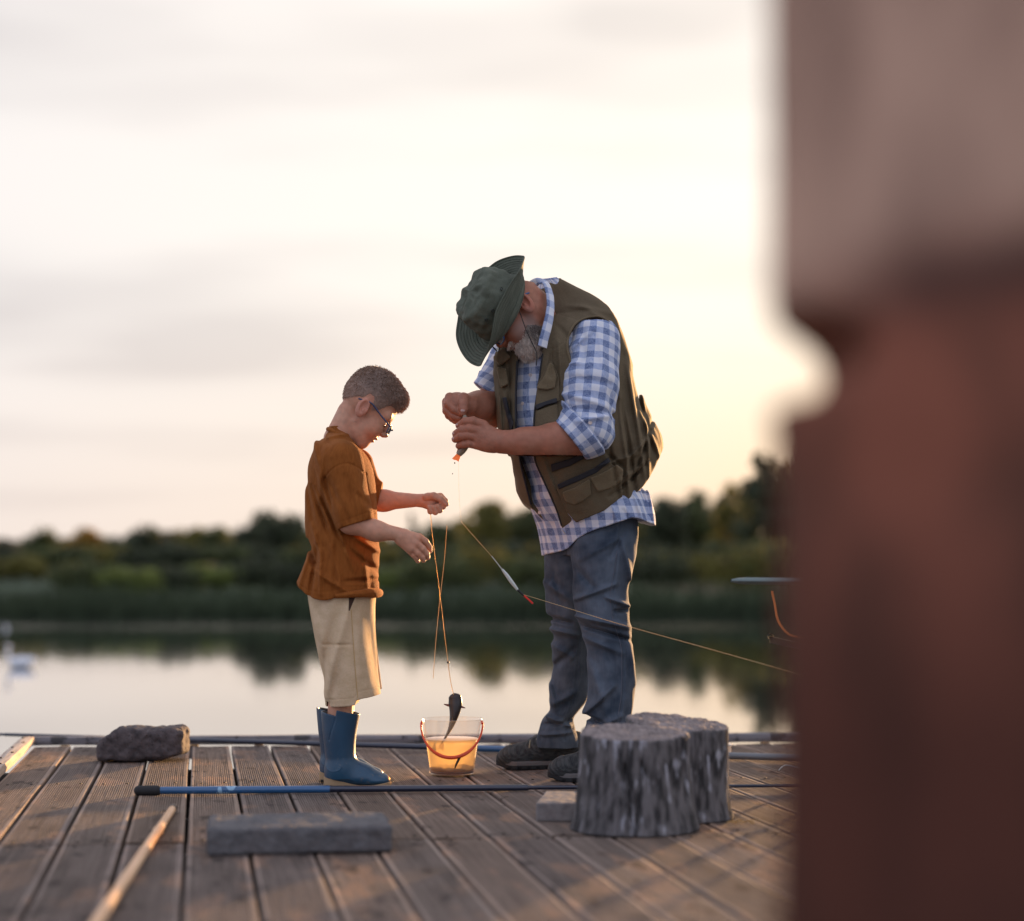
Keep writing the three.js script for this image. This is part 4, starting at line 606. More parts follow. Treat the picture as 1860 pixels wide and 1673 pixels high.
// ---------------------------------------------------------------- the boy
{
  const F = frame(5.27), { P, m } = F, foot = P(640, 1428, 0);
  const t = thing('person', 'boy in rust brown T-shirt, beige shorts, blue rubber boots and glasses, looking down', 'person', V(foot.x, 0, foot.z), null);
  // head
  const th = 40 * DEG, yaw = -0.06, f = V(Math.cos(th) * Math.cos(yaw), -Math.sin(th), Math.sin(yaw) * Math.cos(th)), l = V(-Math.sin(yaw), 0, Math.cos(yaw)), u = V(0, 0, 0).crossVectors(l, f).normalize();
  const H = headField(P(660, 748, 0), f, u, l, 1, true);
  const neck = [cone(P(640, 750, 0), P(621, 794, 0), 26 * m, 25 * m), cone(P(630, 752, 0), P(612, 798, 0), 17 * m, 24 * m)];
  const headF = (x, y, z) => smin(smin(H(x, y, z), neck[0](x, y, z), 0.010), neck[1](x, y, z), 0.012);
  const tone = skinTone([0.55, 0.310, 0.200], [0.54, 0.205, 0.120]);
  const headTone = (x, y, z) => { const c = tone(x, y, z), [a, b, e] = H.loc({ x, y, z }); const lip = Math.exp(-(((b + 0.041) / 0.0085) ** 2)) * smooth(0.068, 0.076, a) * smooth(0.021, 0.015, Math.abs(e)); let o = mix3(c, [0.42, 0.11, 0.08], lip * 0.85); const ear = smooth(0.068, 0.078, Math.abs(e)) * smooth(0.03, 0.02, Math.abs(a)); o = mix3(o, [0.50, 0.19, 0.13], ear * 0.6); const br = Math.exp(-(((b - 0.036) / 0.004) ** 2)) * smooth(0.058, 0.066, a) * smooth(0.048, 0.04, Math.abs(e)) * smooth(0.008, 0.014, Math.abs(e)); o = mix3(o, [0.12, 0.06, 0.035], br * 0.7); const nos = Math.exp(-(((a - 0.083) / 0.004) ** 2 + ((b + 0.023) / 0.003) ** 2 + ((Math.abs(e) - 0.006) / 0.004) ** 2)); return mix3(o, [0.08, 0.02, 0.015], nos * 0.8); };
  const headG = net(headF, P(575, 825, -62), P(755, 650, 62), 0.0026, { color: headTone });
  // arms, torso core, legs
  const rows = [[777, 599, 624, 24, 0], [785, 597, 631, 30, 0], [795, 590, 638, 50, 0], [808, 578, 648, 72, 0], [830, 567, 666, 86, 0], [850, 561, 675, 86, 0], [880, 557, 681, 80, 0], [910, 556, 684, 78, 0], [950, 556, 685, 78, 0], [985, 559, 686, 80, 0], [1010, 559, 687, 83, 0], [1035, 550, 687, 86, 0], [1060, 540, 687, 88, 0], [1092, 537, 687, 88, 0]];
  const core = slices(F, rows.map(([v, a, b, w, c]) => [v, a + 16, b - 14, Math.max(12, w - 16), c]).slice(1, -3));
  const legs = [cone(P(626, 1225, 44), P(620, 1335, 44), 22 * m, 23 * m), cone(P(621, 1225, -46), P(614, 1335, -46), 22 * m, 23 * m), cone(P(624, 1090, 40), P(626, 1225, 44), 34 * m, 22 * m), cone(P(620, 1090, -40), P(621, 1225, -46), 34 * m, 22 * m)];
  const armN = [cone(P(630, 845, 74), P(646, 950, 92), 26 * m, 21 * m), cone(P(646, 950, 92), P(690, 967, 94), 21 * m, 16.8 * m), cone(P(690, 967, 94), P(732, 973, 92), 16.8 * m, 11.8 * m)];
  const armF = [cone(P(640, 845, -74), P(650, 906, -92), 24 * m, 20 * m), cone(P(650, 906, -92), P(692, 905.5, -84), 20.5 * m, 18.4 * m), cone(P(692, 905.5, -84), P(755, 906, -64), 18.4 * m, 12 * m)];
  const bodyF = union([core, ...legs, ...armN, ...armF, ...neck], 0.02);
  const bodyG = net(bodyF, P(530, 1350, -130), P(765, 780, 130), 0.007, { color: tone });
  // far hand: a fist holding the line
  const fist = union([cone(P(752, 906, -65), P(770, 907, -60), 12 * m, 13.5 * m), ell(P(781, 909, -58), V(1, 0, 0), V(0, 1, 0), V(0, 0, 1), 19 * m, 15.5 * m, 15 * m), cone(P(776, 900, -56), P(794, 900, -52), 8 * m, 7 * m)], 0.006);
  const fF = [chain(F, [[797, 899, -64, 7.2], [806, 908, -54, 6.2], [803, 918, -44, 5.6], [800, 912, -40, 5]]), chain(F, [[792, 904, -62, 7.2], [800, 918, -50, 6.2], [797, 925, -41, 5.6], [793, 918, -37, 5]]), chain(F, [[785, 908, -58, 7], [792, 923, -47, 6], [789, 928.5, -39, 5.6], [785.5, 920, -35, 5]]), chain(F, [[777, 910, -54, 6.6], [783, 925, -44, 5.8], [780, 927.5, -37, 5.3], [778, 920, -34, 4.7]]), chain(F, [[772, 901, -48, 7.5], [786, 899, -40, 7], [799, 905, -38, 6.2], [809, 914, -40, 5]])];
  const fistF = (x, y, z) => { let d = fist(x, y, z); for (let i = 0; i < 5; i++) d = smin(d, fF[i](x, y, z), 0.0016); return d * 0.95; };
  const fistG = net(fistF, P(738, 945, -100), P(822, 880, -18), 0.0020, { color: tone });
  // near hand: hanging open, fingers spread downwards
  const palm = union([cone(P(726, 973, 92), P(738, 976, 92), 12.5 * m, 13 * m), cone(P(738, 975, 92), P(764, 979, 94), 11.5 * m, 8.5 * m), cone(P(736, 979, 92), P(760, 989, 96), 11 * m, 8.5 * m), cone(P(734, 982, 92), P(755, 997, 96), 10 * m, 8 * m), cone(P(733, 984, 91), P(750, 1001, 93), 9 * m, 7.4 * m)], 0.007);
  const fN = [chain(F, [[766, 978, 92, 7.2], [777, 986, 86, 6.4], [783, 995, 78, 5.8], [784, 1002, 72, 4.8]]), chain(F, [[762, 989, 96, 7.2], [772, 998, 93, 6.5], [779, 1007, 87, 5.9], [780.5, 1014, 81, 4.8]]), chain(F, [[755, 997, 96, 7], [764, 1006, 94, 6.2], [771, 1013, 89, 5.6], [773.5, 1019, 84, 4.7]]), chain(F, [[749, 1001, 92, 6.4], [756, 1009, 91, 5.6], [761, 1015, 88, 5], [763.5, 1020.5, 84, 4.2]]), chain(F, [[742, 978, 82, 8.5], [753, 984, 70, 7.2], [764, 993, 64, 6.2], [771, 1000, 62, 5]])];
  const handF = (x, y, z) => { let d = palm(x, y, z); for (const c of fN) d = smin(d, c(x, y, z), 0.002) ; return (d + 0.0006) * 0.95; };
  const handG = net(handF, P(712, 1030, 44), P(796, 955, 118), 0.0020, { color: tone });
  wpart('body', mergeGeometries([bodyG, headG, fistG, handG]), skinMat, t);
  { const nails = [[784.6, 1000, 76, 4], [781.8, 1012, 85, 4], [774.6, 1017, 88, 3.8], [764.4, 1019, 87, 3.4]]; const nm = std({ color: lin(0.58, 0.36, 0.29), roughness: 0.3 }); for (const [a, b, c, r] of nails) wpart('fingernail', ell2(P(a, b, c), r * m), nm, t); }
  function ell2(c, r) { return new THREE.SphereGeometry(r, 10, 8).scale(0.62, 0.8, 0.62).translate(c.x, c.y, c.z); }
  for (const e of [1, -1]) { const c = H.q(0.0685, 0.010, e * 0.030), y = part('eye', new THREE.SphereGeometry(0.0100, 20, 14).translate(0, 0, 0), eyeMat, t); y.position.copy(c).sub(t.position); const i = H.q(0.0755, 0.006, e * 0.030).sub(c); part('iris', new THREE.SphereGeometry(0.0045, 12, 8).translate(i.x, i.y, i.z), irisMat, y); }
  // hair
  const hairTone = (x, y, z) => { const [a, b] = H.loc({ x, y, z }), n = 0.5 + 0.9 * fbm(x * 60, y * 60, z * 60, 3), fade = smooth(0.005, 0.085, b + 0.012 * N3(x * 50, y * 50, z * 50)); return mix3(mix3([0.28, 0.175, 0.125], [0.36, 0.225, 0.165], n), mix3([0.16, 0.108, 0.080], [0.26, 0.175, 0.130], n), fade); };
  const sk = H.E(-0.006, 0.050, 0, 0.086, 0.086, 0.073), fr = H.E(0.048, 0.086, 0, 0.031, 0.038, 0.054);
  const hairMask = (a, b) => { const line = a < -0.025 ? lerp(-0.016, 0.020, smooth(-0.075, -0.025, a)) : a < 0.018 ? lerp(0.020, 0.044, smooth(-0.025, -0.012, a)) - 0.024 * smooth(0.002, 0.018, a) : lerp(0.008, 0.064, smooth(0.022, 0.062, a)); return smooth(-0.006, 0.012, b - line); };
  const hairF = (x, y, z) => { const [a, b] = H.loc({ x, y, z }), mk = hairMask(a, b); let d = smin(sk(x, y, z), fr(x, y, z) + 0.004, 0.02); return (d - lerp(-0.004, 0.0012 + 0.0048 * smooth(0.045, 0.12, b), mk) - 0.0006 * N3(x * 140, y * 140, z * 140) - 0.0004 * N3(x * 60, y * 60, z * 60)) * 0.85; };
  const hairG = net(hairF, P(595, 790, -56), P(755, 645, 56), 0.0028, { color: hairTone });
  const hairMat = vc({ roughness: 0.65 }), rnd = rng(12);
  const hm = wpart('hair', hairG, hairMat, t);
  const str = strands(hairG.clone().translate(t.position.x, t.position.y, t.position.z), rnd, 16000, (p) => { const [a, b] = H.loc(p); return 0.0025 + 0.0050 * smooth(0.05, 0.11, b) + 0.004 * smooth(0.04, 0.07, a); }, (p, n, r) => { const [a, b] = H.loc(p); return V(0, 0, 0).addScaledVector(f, 0.5 + 0.4 * (a > 0 ? 1 : -0.6) + 0.5 * (r() - 0.5)).addScaledVector(u, -0.55 + 0.4 * (r() - 0.5)).addScaledVector(n, 0.18 + 0.25 * r() + 0.25 * smooth(0.06, 0.12, b)).addScaledVector(l, 0.5 * (r() - 0.5)).normalize(); }, (p) => { const [a, b] = H.loc(p); return hairMask(a, b); }, 0.00030, (p) => { const [a, b] = H.loc(p); return lerp(1.45, 1.15, smooth(0.02, 0.10, b)); });
  part('strands', local(str, t), std({ vertexColors: true, color: lin(0.27, 0.172, 0.120), roughness: 0.6, side: THREE.DoubleSide }), hm);
  spectacles(t, H, l, 0.0021, new THREE.MeshPhysicalMaterial({ color: lin(0.012, 0.035, 0.10), roughness: 0.3, clearcoat: 0.5 }), { rim: [0.0985, 0.006, 0.0140, 0.024, -0.22], hinge: [0.093, 0.014], ear: [0.006, 0.030], tip: [-0.030, 0.016] });
  // T-shirt
  const rib = tex(512, 64, (a, b, x, y) => { const w = 0.5 + 0.5 * Math.cos(x / 512 * 6.2832 * 64), n = tn(a, b, 40, 12, 3.3, 3); const q = clamp(0.35 + 0.5 * w + 0.6 * n); return [q, q, q]; }, false);
  const ribCol = tex(512, 64, (a, b, x) => { const w = 0.5 + 0.5 * Math.cos(x / 512 * 6.2832 * 64), n = tn(a, b, 30, 9, 5.1, 4); return srgb(...mix3([0.235, 0.070, 0.013], [0.33, 0.108, 0.023], clamp(0.30 + 0.45 * w + 1.1 * n))); });
  const shirtMat = new THREE.MeshPhysicalMaterial({ map: ribCol, bumpMap: rib, bumpScale: 0.0009, roughness: 0.9, specularIntensity: 0.25, sheen: 0.6, sheenColor: lin(0.9, 0.42, 0.12), sheenRoughness: 0.5, transmission: 0.10, thickness: 0 });
  const tor = slices(F, rows);
  const fold = folds(F, [[572, 790, 592, 860, 5, 8], [600, 830, 588, 905, 5, 10], [592, 880, 640, 1010, 7, 7], [577, 900, 606, 975, -6, 7], [606, 975, 625, 1050, 4, 9], [590, 905, 628, 985, -7, 6], [575, 960, 590, 1010, 4, 7], [560, 985, 575, 1020, -8, 8], [566, 1010, 550, 1066, 4, 8], [582, 1005, 572, 1075, -6, 8], [592, 1010, 592, 1070, 5, 7], [618, 1000, 616, 1080, -3, 8], [640, 1000, 690, 1040, -4, 9], [655, 980, 688, 1000, 4, 8], [640, 1056, 688, 1052, -4, 6], [600, 800, 632, 792, 3, 5], [590, 795, 610, 815, -3, 5], [585, 1040, 640, 1075, 4, 8], [668, 1020, 672, 1070, 4, 6], [556, 860, 575, 950, -3, 8]].map(([a, b, c, d, h, w]) => [a, b, c, d, h * 0.9, w * 0.62]));
  const hemV = table([[530, 1058], [540, 1063], [556, 1074], [572, 1081], [600, 1084], [625, 1078], [650, 1074], [690, 1078], [700, 1080]]);
  const neckHole = cone(P(634, 765, 0), P(619, 800, 0), 24 * m, 24 * m), sideSeam = polyDist([[629, 975], [630, 1020], [631, 1075]], false);
  const slN = union([cone(P(629, 842, 72), P(648, 930, 88), 37 * m, 33 * m), cone(P(648, 930, 88), P(658, 975, 92), 33 * m, 31 * m)], 0.02), slF = union([cone(P(640, 842, -70), P(662, 890, -84), 34 * m, 26 * m), cone(P(662, 890, -84), P(700, 902, -84), 25 * m, 25 * m)], 0.02);
  const cutN = (x, y, z) => ((F.u(x) - 652) * 0.30 + (F.v(y) - 956) * 0.954) * m, cutF = (x, y, z) => ((F.u(x) - 684) * 0.96 + (F.v(y) - 900) * 0.20) * m, armIn = union(armN, 0.02);
  const foldS = folds(F, [[612, 885, 640, 945, -4, 6], [655, 870, 676, 935, 4, 7], [640, 880, 655, 940, -4, 6], [625, 900, 632, 950, 3, 6], [662, 905, 680, 925, -3, 5]]);
  const shSeam = polyDist([[594, 886], [597.5, 876], [605, 867], [613, 860], [622, 854], [632, 850], [642, 849], [652, 852], [661, 857], [668, 864]], false), stitch = polyDist([[616, 957], [640, 949], [664, 940], [690, 931]], false), topSeam = polyDist([[626, 800], [629, 818], [633, 848]], false);
  const teeF = (x, y, z) => {
    const U = F.u(x), v = F.v(y); let d = tor(x, y, z); d += -0.002 - 1.9 * fold(U, v) * smooth(-20, 40, F.w(z) + 20) - 0.0035 * N3(x * 11, y * 7, z * 11 + 2) * smooth(840, 900, v) ;
    d = smax(d, (v - hemV(U)[0] + 6 * Math.sin(F.w(z) * 0.05)) * m, 0.004);
    const s = smax(slN(x, y, z) - 1.6 * foldS(U, v) - 0.002 * N3(x * 16, y * 12, z * 16), cutN(x, y, z), 0.004);
    const q = smax(slF(x, y, z), cutF(x, y, z), 0.003);
    d = smin(d, s, 0.016); d = smin(d, q, 0.014); d = smax(d, -neckHole(x, y, z), 0.004);
    if (F.w(z) > 20) { d += 0.0024 * Math.exp(-((shSeam(U, v) / 1.6) ** 2)) + 0.0009 * Math.exp(-((topSeam(U, v) / 1.2) ** 2)) + 0.0012 * Math.exp(-((sideSeam(U, v) / 1.4) ** 2)); if (v > 925 && v < 962) d += 0.0012 * Math.exp(-((stitch(U, v) / 1.2) ** 2)); d += 0.001 * Math.exp(-(((v - hemV(U)[0] + 9) / 1.3) ** 2)); }
    return d * 0.8;
  };
  const teeG = net(teeF, P(528, 1100, -135), P(715, 772, 140), 0.0036, { uv: (x, y, z) => { const w = F.w(z), s = slN(x, y, z) < tor(x, y, z) + 0.003 && F.v(y) < 972 && w > 40; if (s) { const a = Math.atan2(F.u(x) - 640, w - 84); return [a * 0.056 / 0.21, y / 0.21]; } return [tor.angle(x, y, z) * 0.12 / 0.21, y / 0.21]; }, period: Math.PI * 2 * 0.12 / 0.21 });
  const tee = wpart('t_shirt', teeG, shirtMat, t);
  const rollPts = [P(618, 1082, 86), P(645, 1079, 87), P(668, 1077, 70), P(684, 1077, 36), P(688, 1077, 0), P(684, 1078, -40), P(664, 1079, -76)];
  wpart('rolled_hem', tube(rollPts, (q) => (4 + 4.5 * Math.sin(Math.PI * clamp(q * 1.05))) * m, 50, 12), shirtMat, tee);
  const colPts = []; for (let i = 0; i < 25; i++) { const a = i / 24 * 6.2832, c = P(620, 793.5, 0), ax = V(0.86, -0.50, 0); colPts.push(c.clone().addScaledVector(ax, Math.cos(a) * 27.5 * m).addScaledVector(V(0, 0, 1), Math.sin(a) * 37 * m)); }
  wpart('collar', tube(colPts.slice(0, 24), 0.0068, 60, 10, true), shirtMat, tee);
  // shorts
  const linen = tex(256, 256, (a, b) => { const n = tn(a, b, 6, 6, 4.4, 4), w = tn(a, b, 60, 60, 1.2, 2); return srgb(...mix3([0.50, 0.36, 0.21], [0.66, 0.50, 0.33], clamp(0.5 + 1.0 * n + 0.5 * w))); });
  const shortMat = new THREE.MeshPhysicalMaterial({ map: linen, bumpMap: weave, bumpScale: 0.0008, roughness: 0.92, specularIntensity: 0.25, sheen: 0.3, sheenColor: lin(1, 0.85, 0.6) });
  const sRows = [[1066, 557, 684, 80, 0], [1100, 561, 681, 84, 0], [1150, 569, 683, 86, 0], [1200, 579, 688, 88, 0], [1240, 587, 692, 88, 0], [1290, 592, 697, 88, 0]];
  const sh = slices(F, sRows), sf = folds(F, [[575, 1105, 600, 1190, 3, 9], [640, 1110, 606, 1240, 6, 9], [655, 1130, 660, 1210, 2, 8], [620, 1110, 590, 1225, -4, 9], [632, 1150, 615, 1240, -3, 7], [560, 1100, 588, 1220, -4, 6], [668, 1110, 684, 1220, -2, 8], [600, 1168, 640, 1168, -1.6, 2.5]]);
  const seamS = polyDist([[643, 1086], [644, 1130], [649, 1200], [653, 1245], [655, 1280]], false), botV = table([[580, 1280], [592, 1281], [620, 1279], [652, 1275], [656, 1267], [680, 1262], [700, 1258]]);
  const shortF = (x, y, z) => { const U = F.u(x), v = F.v(y), w = F.w(z); let d = sh(x, y, z) - 1.8 * sf(U, v) * smooth(0, 30, w) - 0.003 * N3(x * 9, y * 5, z * 9); d = smax(d, (v - botV(U)[0] + (w < 0 ? 7 : 0)) * m, 0.003); d = smax(d, -(Math.abs(w + 2) - 3 - 9 * smooth(1150, 1280, v)) * m * smooth(1090, 1130, v) - (1 - smooth(1090, 1130, v)), 0.01);
    const n1 = Math.hypot(U - 624, (w - 44)) - 25, n2 = Math.hypot(U - 618, (w + 46)) - 25; d = smax(d, -Math.max(Math.min(n1, n2), 1250 - v) * m, 0.003); if (w > 20) d += 0.0013 * Math.exp(-((seamS(U, v) / 1.5) ** 2)) + 0.001 * Math.exp(-(((v - botV(U)[0] + 14) / 1.4) ** 2)); return d * 0.85; };
  const shorts = wpart('shorts', net(shortF, P(545, 1295, -105), P(710, 1060, 105), 0.0034, { uv: (x, y, z) => [sh.angle(x, y, z) * 0.12 / 0.25, y / 0.25], period: Math.PI * 2 * 0.12 / 0.25 }), shortMat, t);
  { const pts = []; for (let i = 0; i <= 20; i++) { const v = lerp(1106, 1262, i / 20), uu = lerp(643.5, 655, Math.pow(i / 20, 1.15)) + 2; let lo = 60, hi = 110; for (let k = 0; k < 16; k++) { const w = (lo + hi) / 2, p = P(uu, v, w); shortF(p.x, p.y, p.z) < 0 ? (lo = w) : (hi = w); } pts.push(P(uu, v, lo + 0.3)); } wpart('stitching', tube(pts, 0.0009, 40, 5), std({ color: lin(0.48, 0.30, 0.10), roughness: 0.8 }), shorts); }
  { const g = sheet(4, 6, (a, b) => { const uu = lerp(641.5, lerp(652, 643, b), a), vv = lerp(1084, 1108, b); let lo = 40, hi = 110; for (let k = 0; k < 16; k++) { const w = (lo + hi) / 2, p = P(uu, vv, w); shortF(p.x, p.y, p.z) < 0 ? (lo = w) : (hi = w); } return P(uu, vv, lo + 0.8); }); wpart('pocket_opening', g, std({ color: lin(0.05, 0.025, 0.015), roughness: 1, side: THREE.DoubleSide }), shorts); }
  // rubber boots
  const rubber = new THREE.MeshPhysicalMaterial({ vertexColors: true, roughness: 0.45, clearcoat: 0.25, clearcoatRoughness: 0.4 }), tan = std({ color: lin(0.36, 0.24, 0.13), roughness: 0.75 }), sole2 = std({ color: lin(0.03, 0.025, 0.02), roughness: 0.9 });
  function boot(du, dv, w0) {
    const Q = (a, b, c = 0) => P(a + du, b + dv, c + w0), shaftRows = [[1284, 583, 657, 33, 0], [1300, 583.5, 653, 32, 0], [1340, 587, 646, 30, 0], [1375, 591, 645, 28, 0], [1395, 592, 650, 27, 0], [1412, 592, 655, 26, 0]].map((r) => [r[0] + dv, r[1] + du, r[2] + du, r[3], w0]);
    const sh = slices(F, shaftRows), inn = slices(F, shaftRows.map(([v, a, b, c, d]) => [v, a + 3, b - 3, c - 3, d])), X = V(1, 0, 0), Y = V(0, 1, 0), Z = V(0, 0, 1);
    const ft = union([ell(Q(615, 1402), X, Y, Z, 25 * m, 27 * m, 27 * m), cone(Q(622, 1394), Q(660, 1408), 25 * m, 18 * m), cone(Q(660, 1408), Q(692, 1416), 17 * m, 9 * m), ell(Q(683, 1417), X, Y, Z, 23 * m, 10.5 * m, 26 * m), ell(Q(655, 1413), X, Y, Z, 30 * m, 14 * m, 25 * m)], 0.02);
    const f1 = (x, y, z) => { const U = F.u(x) - du, v = F.v(y) - dv, w = F.w(z) - w0; let d = smin(sh(x, y, z), ft(x, y, z), 0.012); const top = U < 612 ? 1293 + (U - 583) * 0.25 : U < 614 ? lerp(1300, 1290, (U - 612) / 2) : 1290 + (U - 613) * 0.22; d = smax(d, (top - v) * m, 0.002); d = smax(d, -Math.max(inn(x, y, z), (v - 1380) * m), 0.002); d = smax(d, (v - 1424) * m, 0.004);
      const ln = Math.abs(U - lerp(613, 600, smooth(1295, 1350, v))); if (w > 0 && v < 1345) d += 0.0008 * Math.exp(-((ln / 1.2) ** 2)); const rg = Math.hypot(U - 608, (v - 1390) * 1.5) - 14; if (w > 0 && v > 1388) d -= 0.0009 * Math.exp(-((rg / 1.3) ** 2)); const welt = v - (lerp(1409, 1423, smooth(592, 655, U)) - 4.5 * smooth(672, 708, U)); d = smax(d, (welt - 3) * m, 0.0015); return d * 0.85; };
    const b = wpart('boot', net(f1, Q(570, 1432, -45), Q(720, 1282, 45), 0.0028, { color: (x, y, z) => { const n = 0.5 + 0.9 * fbm(x * 30, y * 18, z * 30, 4), sp = smooth(0.18, 0.36, fbm(x * 85, y * 85, z * 85, 3)), low = smooth(1340, 1420, F.v(y) - dv); return mix3(mix3([0.0024, 0.032, 0.070], [0.0055, 0.064, 0.126], n * 0.6 + low * 0.5), [0.16, 0.135, 0.11], sp * 0.35 * low + 0.05 * low * n); } }), rubber, t);
    const solF = (x, y, z) => { const U = F.u(x) - du, v = F.v(y) - dv, w = F.w(z) - w0, hw = 22 + 6 * smooth(640, 670, U) - 3 * Math.exp(-(((U - 640) / 14) ** 2)), e = U < 612 ? Math.hypot((612 - U) / 24, w / hw) : U > 684 ? Math.hypot((U - 684) / 25, w / hw) : Math.abs(w) / hw; const top = lerp(1411, 1424.5, smooth(592, 655, U)) - 4.5 * smooth(672, 708, U), bot = 1430 - 1.2 * smooth(690, 709, U) * 2; let d = Math.max((e - 1) * 22, top - v, v - bot) * m; if (v > 1424 && U < 622) d = Math.max(d, (0.8 - Math.abs(((U - 588) % 6.2) - 3.1)) * m * (v > 1425 ? 1 : 0) - 0.0006); return d * 0.8 ; };
    wpart('sole', net(solF, Q(580, 1434, -36), Q(716, 1404, 36), 0.0022), tan, b);
    const hb = Q(606, 1427.2, 0); wpart('heel_tread', new RoundedBoxGeometry(26 * m, 5 * m, 41 * m, 2, 0.001).translate(hb.x, hb.y, hb.z), sole2, b);
  }
  boot(4.7, -5.4, 44); boot(-13.5, -5.4, -46);
}
// ---------------------------------------------------------------- the old man
{
  const F0 = frame(5.5), m = F0.m, S = (u, v, w = 0) => at(u, v, F0.d - w * m), F = { ...F0, P: S };      // S: the point seen at pixel (u, v), w pixels nearer than the figure's middle
  const sc = (w) => 1 - w * m / F0.d, tr = (pts, w) => pts.map(([u, v, ...r]) => [CX + (u - CX) * sc(w), HY + (v - HY) * sc(w), ...r]);
  const trRows = (rows) => rows.map(([v, l, r, b, w]) => [HY + (v - HY) * sc(w), CX + (l - CX) * sc(w), CX + (r - CX) * sc(w), b, w]);
  const base = F0.P(1050, 1409, 0), t = thing('person', 'bent old man in olive vest, plaid shirt, jeans and green hat, holding a fish', 'person', V(base.x, 0, base.z));
  const PHI = 48 * DEG;
  const X = V(1, 0, 0), Y = V(0, 1, 0), Z = V(0, 0, 1);
  // ------------- head, neck, arms, hands
  const f = V(-0.62, -0.74, 0.26).normalize(), l = V(0, 0, 1).addScaledVector(f, -f.z).normalize(), u = V(0, 0, 0).crossVectors(f, l).normalize();
  const H = headField(S(945, 572, 95), f, u, l, 1.18, false);
  const neck = [cone(S(955, 572, 90), S(976, 604, 62), 42 * m, 31 * m), cone(S(972, 552, 84), S(988, 580, 44), 26 * m, 24 * m)];
  const tone = skinTone([0.345, 0.158, 0.098], [0.36, 0.118, 0.066]);
  const headF = (x, y, z) => smin(smin(H(x, y, z), neck[0](x, y, z), 0.012), neck[1](x, y, z), 0.02);
  const headG = net(headF, S(860, 690, 0), S(1062, 500, 180), 0.0032, { color: (x, y, z) => { const c = tone(x, y, z), [a, b, e] = H.loc({ x, y, z }), ear = smooth(0.068, 0.078, Math.abs(e)) * smooth(0.035, 0.02, Math.abs(a)); return mix3(mix3(c, [0.40, 0.13, 0.085], ear * 0.5), [0.25, 0.19, 0.165], 0.62 * smooth(0.004, -0.030, b) * smooth(-0.008, 0.014, a) * smooth(0.082, 0.066, a)); } });
  const armN = [cone(S(1082, 622, 80), S(1072, 788, 142), 38 * m, 32 * m), cone(S(1072, 790, 144), S(1010, 801, 152), 34 * m, 30.5 * m), cone(S(1010, 801, 152), S(955, 803, 152), 30.5 * m, 24 * m), cone(S(955, 803, 152), S(908, 803, 150), 24 * m, 19.5 * m)];
  const armF = [cone(S(938, 622, -82), S(896, 742, 10), 36 * m, 33 * m), cone(S(896, 742, 10), S(870, 739, 55), 32 * m, 27 * m), cone(S(870, 739, 55), S(844, 735, 96), 27 * m, 19 * m)];
  const armsF = union([...armN, ...armF, ...neck, ell(S(1025, 680, 20), X, Y, Z, 70 * m, 90 * m, 70 * m)], 0.02);
  const armsG = net((x, y, z) => armsF(x, y, z) + 0.0012 * N3(x * 40, y * 40, z * 40), S(800, 850, -130), S(1135, 555, 200), 0.0065, { color: tone });
  // near hand, back of the hand to the lens, fingers closed round the fish
  const W = 149, palmN = union([cone(S(925, 803, W), S(897, 801, W), 20 * m, 18.5 * m), cone(S(900, 793, W), S(880, 777, W + 2), 13 * m, 9.4 * m), cone(S(898, 799, W + 1), S(870, 786, W + 3), 13.5 * m, 9.6 * m), cone(S(897, 805, W + 1), S(868, 797, W + 2), 13 * m, 9.2 * m), cone(S(897, 809, W), S(867, 808, W), 11.5 * m, 8.2 * m), ell(S(885, 799, W), X, Y, Z, 22 * m, 20 * m, 11 * m)], 0.012);
  const fN = [chain(F, [[879, 772, W + 2, 8.4], [860, 765, W + 4, 8], [845, 766, W + 2, 7.4], [834, 773, W - 8, 6.4]]), chain(F, [[868, 782, W + 4, 8.6], [852, 779, W + 6, 8], [839, 781, W + 3, 7.6], [828, 788, W - 8, 6.6]]), chain(F, [[866, 795, W + 3, 8.4], [850, 791, W + 5, 7.8], [838, 792, W + 3, 7.4], [827, 798, W - 8, 6.4]]), chain(F, [[864, 808, W, 7.6], [852, 806, W + 2, 7], [843, 807, W, 6.6], [833, 810, W - 8, 5.6]]), chain(F, [[893, 789, W - 18, 10], [872, 778, W - 30, 9], [856, 775, W - 32, 8.2], [843, 772, W - 28, 7]])];
  const creases = (x, y, z) => 0.0007 * Math.exp(-((fbm(x * 90, y * 90, z * 90, 2) / 0.05) ** 2));
  const handN = (x, y, z) => { let d = palmN(x, y, z); for (const c of fN) d = smin(d, c(x, y, z), 0.0030); return (d + creases(x, y, z) * 0.6) * 0.95; };
  // far hand: thumb and forefinger pinch the head of the fish
  const G = 108, palmF = union([cone(S(852, 736, 90), S(832, 733, 102), 19 * m, 20 * m), ell(S(824, 736, G), X, Y, Z, 19 * m, 21 * m, 18 * m)], 0.010);
  const fF = [chain(F, [[817, 722, G + 4, 9], [815, 734, G + 12, 8.2], [825, 744, G + 16, 7.4], [838, 751, G + 17, 6.2]]), chain(F, [[812, 730, G - 2, 9], [812, 746, G + 6, 8.2], [824, 756, G + 10, 7.4], [835, 759, G + 12, 6]]), chain(F, [[812, 738, G - 8, 8.6], [816, 754, G - 2, 7.8], [827, 763, G + 2, 7], [836, 764, G + 6, 5.8]]), chain(F, [[816, 746, G - 16, 8], [822, 760, G - 10, 7], [832, 766, G - 5, 6.2], [838, 765, G - 1, 5.2]]), chain(F, [[842, 724, G + 8, 11], [842, 735, G + 18, 9.4], [841, 744, G + 22, 8.2], [840, 750, G + 22, 6.4]])];
  const handF = (x, y, z) => { let d = palmF(x, y, z); for (const c of fF) d = smin(d, c(x, y, z), 0.0026); return (d + creases(x, y, z) * 0.6) * 0.95; };
  const nG = net(handN, S(812, 836, W - 55), S(935, 748, W + 40), 0.0024, { color: tone }), gG = net(handF, S(796, 782, G - 50), S(868, 702, G + 45), 0.0024, { color: tone });
